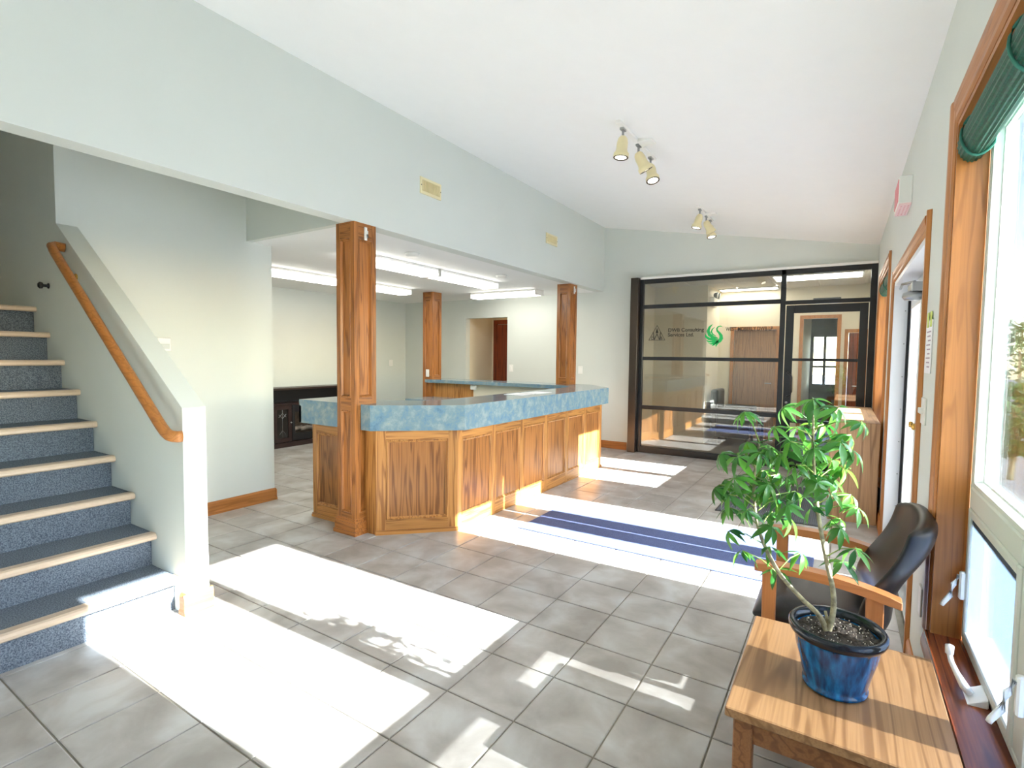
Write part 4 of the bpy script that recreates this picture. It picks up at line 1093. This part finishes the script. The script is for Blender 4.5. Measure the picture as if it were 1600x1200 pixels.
LM = [leaflet_mesh(b) for b in (0.2, 0.42, 0.65)]
rng = random.Random(11)
for c in CL:
    c = Vector(c)
    S = S1 if (c-S1[-6]).length + min((c-p).length for p in S1) < (c-S2[-6]).length + min((c-p).length for p in S2) else S2
    best = min(S[14:], key=lambda p: (c-p).length + 1.2*max(0, p.z-c.z+0.03)*2)
    d = c-best
    mid = best + d*0.5 + Vector((0, 0, 0.012))
    bm = B(); tube(bm, [best, mid, c], [0.0022, 0.0017, 0.0014], 5); stalk = fin('leaf_stalk', bm, M_STEM, pl, smooth=True)
    out = Vector((d.x, d.y, 0)); out = out.normalized() if out.length > 0.01 else Vector((1, 0, 0))
    axis = (out*rng.uniform(0.3, 0.8) + Vector((rng.uniform(-.25, .25), rng.uniform(-.25, .25), 0.75))).normalized()
    q = axis.to_track_quat('Z', 'Y').to_matrix()
    n = rng.choice((6, 7, 7, 8)); ph = rng.uniform(0, 6.28); s0 = rng.uniform(0.052, 0.068)
    if c.z < 0.86: n = rng.choice((5, 6))
    for k in range(n):
        a = ph + 2*math.pi*k/n + rng.uniform(-.12, .12); droop = rng.uniform(0.1, 0.85)
        Rm = q @ Matrix.Rotation(a, 3, 'Z') @ Matrix.Rotation(droop, 3, 'Y')
        s = s0*rng.uniform(0.75, 1.15)
        base = c + Rm @ Vector((0.004, 0, 0))
        inst('leaflet', LM[rng.randrange(3)], base, stalk, Rm.to_euler(), (s, s, s))

bm = B(); rng = random.Random(21)
for S in (S1, S2):
    for k in range(12):
        p = S[rng.randrange(19, len(S))]; a = rng.uniform(0, 6.28); r = rng.uniform(0.05, 0.12)
        c = p + Vector((r*math.cos(a), r*math.sin(a), rng.uniform(-0.02, 0.05)))
        tube(bm, [p, p+(c-p)*0.5+Vector((0, 0, 0.01)), c], [0.002, 0.0016, 0.0013], 4)
        ax = (Vector((math.cos(a), math.sin(a), 0))*0.5 + Vector((rng.uniform(-.25, .25), rng.uniform(-.25, .25), 0.75))).normalized(); q = ax.to_track_quat('Z', 'Y').to_matrix()
        ph = rng.uniform(0, 6.28)
        for i in range(7):
            Rm = q @ Matrix.Rotation(ph+i*0.897, 3, 'Z') @ Matrix.Rotation(rng.uniform(0.1, 0.85), 3, 'Y'); sc_ = rng.uniform(0.045, 0.066)
            t0 = len(bm.verts); bm.from_mesh(LM[rng.randrange(3)]); bm.verts.ensure_lookup_table()
            for v in bm.verts[t0:]: v.co = c + Rm @ (v.co*sc_)
fin('inner_foliage', bm, M_LEAF, pl, kind='stuff', smooth=True)

# ------------------------------------------------------------------ electric fireplace console in the office
fc = thing('fireplace_console', (-7.25, 5.3, 0), 'dark brown media console with an electric fireplace in the office', 'console')
x0, x1, y0, y1, zt = -7.385, -7.09, 4.52, 6.32, 0.90
bm = bbox(x0, x1+0.02, y0-0.02, y1+0.02, zt-0.03, zt, 0.004); fin('top', bm, M_DARKWOOD, fc)
bm = B(); box(bm, x0, x1+0.015, y0-0.015, y1+0.015, 0, 0.07); fin('plinth', bm, M_DARKWOOD, fc)
for a, b in ((y0, y0+0.05), (y1-0.05, y1)):
    bm = B(); box(bm, x0, x1, a, b, 0.07, zt-0.03); fin('side_post', bm, M_DARKWOOD, fc)
bm = B(); box(bm, x0, x0+0.01, y0+0.05, y1-0.05, 0.07, zt-0.03); fin('back', bm, M_DARKIN, fc)
bm = B(); box(bm, x0+0.01, x1, y0+0.05, y1-0.05, 0.64, 0.665); fin('shelf', bm, M_DARKWOOD, fc)
bm = B(); box(bm, x0+0.01, x1-0.03, y0+0.36, y0+0.375, 0.07, 0.64); box(bm, x0+0.01, x1-0.03, y1-0.375, y1-0.36, 0.07, 0.64); fin('divider', bm, M_DARKWOOD, fc)
for a, b, k in ((y0+0.055, y0+0.36, 1), (y1-0.36, y1-0.055, -1)):
    bm = B()
    for q in cells(a, b, 0.08, 0.635, [(a+0.06, b-0.06, 0.14, 0.575)]): box(bm, x1-0.02, x1, *q)
    dr = fin('door', bm, M_DARKWOOD, fc)
    bm = B(); box(bm, x1-0.014, x1-0.010, a+0.055, b-0.055, 0.135, 0.58); fin('door_glass', bm, M_SMOKE, dr)
    c = (a+b)/2; bm = B()
    for pts in ([(c, 0.15), (c, 0.57)], [(c-0.06, 0.5), (c, 0.44), (c+0.06, 0.5)], [(c-0.06, 0.46), (c, 0.52), (c+0.06, 0.46)], [(c-0.05, 0.2), (c, 0.26), (c+0.05, 0.2)]):
        tube(bm, [(x1-0.008, p[0], p[1]) for p in pts], 0.003, 5)
    fin('leading', bm, M_STEEL, dr)
    yk = b-0.025 if k > 0 else a+0.025
    bm = B(); lathe(bm, [(0, 0), (0.006, 0), (0.006, 0.012), (0.014, 0.018), (0.012, 0.028), (0, 0.03)], (x1, yk, 0.37), 10, Matrix.Rotation(math.radians(90), 3, 'Y')); fin('knob', bm, M_STEEL, dr, smooth=True)
fb = thing('firebox', (x1, 5.4, 0.1), None, None); fb.parent = fc; fb.location = Vector((x1, 5.4, 0.1))-W[fc]
a, b = y0+0.38, y1-0.38
bm = B()
for q in cells(a, b, 0.08, 0.635, [(a+0.05, b-0.05, 0.19, 0.52)]): box(bm, x1-0.05, x1-0.02, *q)
fin('surround', bm, M_DARKIN, fb)
bm = B(); box(bm, x0+0.02, x0+0.03, a+0.05, b-0.05, 0.15, 0.55); fin('fire_backing', bm, plain('firebrick', srgb(96, 84, 70), 0.9, var=0.3, vscale=20), fb)
for k in range(5):
    y = a+0.14+k*(b-a-0.28)/4
    bm = B(); tube(bm, [(x1-0.13+0.02*(k % 2), y-0.12, 0.215+0.02*(k % 3)), (x1-0.12, y, 0.25), (x1-0.14, y+0.12, 0.225+0.03*((k+1) % 2))], [0.03, 0.036, 0.028], 8); fin('log', bm, M_LOG, fb, smooth=True)

# ------------------------------------------------------------------ hall door, room behind the glass
hd = thing('door_3', (-5.4, 8.5, 0), None, None, None, 'structure')
bm = bbox(-5.74, -4.86, 8.462, 8.498, 0.01, 2.03, 0.003); fin('door_leaf', bm, M_RED_DOOR, hd)
for q in ((-5.83, -5.75, 0, 2.04), (-4.85, -4.77, 0, 2.04), (-5.83, -4.77, 2.04, 2.12)):
    bm = B(); box(bm, q[0], q[1], 8.475, 8.5, q[2], q[3]); fin('casing', bm, M_RED_DOOR, hd)
bm = B(); lathe(bm, [(0, 0), (0.028, 0), (0.012, 0.01), (0.012, 0.03), (0.028, 0.042), (0.024, 0.06), (0, 0.064)], (-4.93, 8.462, 1.0), 12, Matrix.Rotation(math.radians(90), 3, 'X')); fin('knob', bm, M_BRASS, hd, smooth=True)


hl = thing('hall_fill_light', (-5.3, 8.1, 2.36), 'unseen warm fill light added on the hall ceiling beyond the opening', 'light')  # out of view, added to give the hall its warm light
bm = B(); lathe(bm, [(0, -0.075), (0.06, -0.068), (0.10, -0.045), (0.12, -0.012)], (-5.3, 8.1, 2.42), 20); fin('shade', bm, emit('hall_fill_glow', (1.0, 0.72, 0.38, 1), 6.0), hl, smooth=True)
bm = B(); lathe(bm, [(0, -0.012), (0.13, -0.012), (0.13, -0.001), (0, -0.001)], (-5.3, 8.1, 2.42), 20); fin('base_plate', bm, M_BRASS, hl)


def far_door(name, xa, xb, zt, leaf=True, m=M_FDOOR):
    d = thing(name, ((xa+xb)/2, 10.0, 0), None, None, None, 'structure')
    for q in ((xa-0.055, xa, 0, zt+0.055), (xb, min(xb+0.055, RW-0.001), 0, zt+0.055), (xa, xb, zt, zt+0.055)):
        bm = B(); box(bm, q[0], q[1], 9.975, 10.02, q[2], q[3]); fin('casing', bm, M_TRIMZ, d)
    if leaf:
        bm = B(); box(bm, xa+0.003, xb-0.003, 10.04, 10.08, 0.005, zt-0.003); fin('door_leaf', bm, m, d)
        bm = B(); tube(bm, [(xb-0.07, 10.04, 1.0), (xb-0.07, 9.99, 1.0), (xb-0.16, 9.99, 1.0)], 0.009, 6); fin('lever', bm, M_STEEL, d)
    return d


far_door('door_4', -1.66, -0.98, 1.93); far_door('door_5', -0.58, -0.10, 2.10, False); far_door('door_6', 0.06, 0.30, 1.86, True, M_RED_DOOR)
# glazed outer door at the end of the passage
pd = thing('window_4', (-0.33, 12.9, 0), None, None, None, 'structure')
for q in ((-0.60, -0.54, 0, 2.4), (-0.12, -0.06, 0, 2.4), (-0.54, -0.12, 0, 0.9), (-0.54, -0.12, 1.9, 2.4), (-0.36, -0.31, 0.9, 1.9), (-0.54, -0.12, 1.25, 1.29)):
    bm = B(); box(bm, q[0], q[1], 12.86, 12.9, q[2], q[3]); fin('frame', bm, M_BLACKM, pd)
bm = B(); box(bm, -0.54, -0.12, 12.88, 12.885, 0.9, 1.9); fin('pane', bm, M_GLASS, pd)


def troffer(x0, x1, y0, y1, label):
    t = thing('ceiling_light', ((x0+x1)/2, (y0+y1)/2, 2.6), label, 'light', 'ceiling lights behind the glass')
    bm = B()
    for q in ((x0, x1, y0, y0+0.02), (x0, x1, y1-0.02, y1), (x0, x0+0.02, y0+0.02, y1-0.02), (x1-0.02, x1, y0+0.02, y1-0.02)): box(bm, *q, 2.605, 2.627)
    fin('frame', bm, M_WHITE, t)
    bm = B(); box(bm, x0+0.02, x1-0.02, y0+0.02, y1-0.02, 2.61, 2.622); fin('diffuser', bm, M_TROF, t)


troffer(-0.92, 0.20, 8.42, 9.0, 'bright ceiling light seen through the glass above the door')
troffer(-1.88, -0.95, 9.62, 9.92, 'bright ceiling light seen through the top left pane')
el = thing('emergency_light', (-1.9, 9.3, 2.3), 'white emergency light with two lamps behind the top left glass pane', 'lamp')
bm = bbox(-1.92, -1.84, 9.12, 9.42, 2.28, 2.44, 0.01); fin('housing', bm, M_WHITE, el)
for y in (9.18, 9.36):
    bm = B(); lathe(bm, [(0.0, 0), (0.03, 0), (0.055, 0.05), (0.05, 0.062), (0, 0.062)], (-1.86, y, 2.48), 14, Matrix.Rotation(math.radians(100), 3, 'Y')); fin('lamp_head', bm, M_STEEL, el, smooth=True)


def tub_chair(x, y, label):
    c = thing('tub_chair', (x, y, 0), label, 'chair', 'black chairs behind the glass')
    bm = bbox(x-0.25, x+0.28, y-0.3, y+0.3, 0.2, 0.44, 0.03, 2); fin('seat', bm, M_LEATHER, c)
    bm = bbox(x-0.36, x-0.24, y-0.3, y+0.3, 0.2, 0.9, 0.035, 2); fin('backrest', bm, M_LEATHER, c)
    for s in (-1, 1):
        bm = bbox(x-0.24, x+0.27, y+s*0.34-0.05, y+s*0.34+0.05, 0.12, 0.62, 0.025, 2); fin('armrest', bm, M_LEATHER, c)
        for q in (-0.2, 0.22):
            bm = B(); box(bm, x+q-0.02, x+q+0.02, y+s*0.3-0.02, y+s*0.3+0.02, 0, 0.2); fin('leg', bm, M_DARKWOOD, c)


tub_chair(-1.5, 9.45, 'black padded chair against the wall behind the glass partition')
lt_ = thing('low_table', (-0.95, 9.3, 0), 'low dark table beside the black chair behind the glass', 'table')
bm = bbox(-1.15, -0.75, 9.1, 9.6, 0.5, 0.54, 0.006); fin('table_top', bm, M_DARKWOOD, lt_)
for x in (-1.12, -0.82):
    for y in (9.13, 9.53):
        bm = B(); box(bm, x, x+0.04, y, y+0.04, 0, 0.5); fin('leg', bm, M_DARKWOOD, lt_)

# ------------------------------------------------------------------ outdoors
bm = B(); box(bm, RWO, 60, -40, 60, -0.3, -0.12); box(bm, -30, RWO, 13.0, 60, -0.3, -0.12); fin('ground', bm, M_CONC, kind='structure')
rng = random.Random(5)
for k, (x, y, h) in enumerate(((2.3, 11.0, 2.0), (3.6, 13.5, 2.6), (1.9, 9.2, 1.1))):
    s = thing('shrub', (x, y, -0.12), ('green shrub outside the nearest window', 'tall green shrub farther outside the nearest window', 'low green shrub outside, closest to the building')[k], 'shrub', 'shrubs outside')
    bm = B(); tube(bm, [(x, y, -0.12), (x+0.03, y, h*0.4), (x, y+0.04, h*0.8)], [0.04, 0.03, 0.012], 6); fin('trunk', bm, M_BARK, s)
    bm = B()
    for i in range(900):
        v = Vector((rng.gauss(0, 1), rng.gauss(0, 1), rng.gauss(0, 1))).normalized()*rng.uniform(0.5, 1)**0.5
        p = Vector((x+v.x*h*0.36, y+v.y*h*0.36, h*0.6+v.z*h*0.45)); a = Vector((rng.gauss(0, 1), rng.gauss(0, 1), rng.gauss(0, 1))).normalized(); b2 = a.orthogonal().normalized()
        l = rng.uniform(0.05, 0.09)
        bm.faces.new([bm.verts.new(q) for q in (p-a*l, p+b2*l*0.45, p+a*l, p-b2*l*0.45)])
    fin('foliage', bm, M_SHRUB, s, kind='stuff')
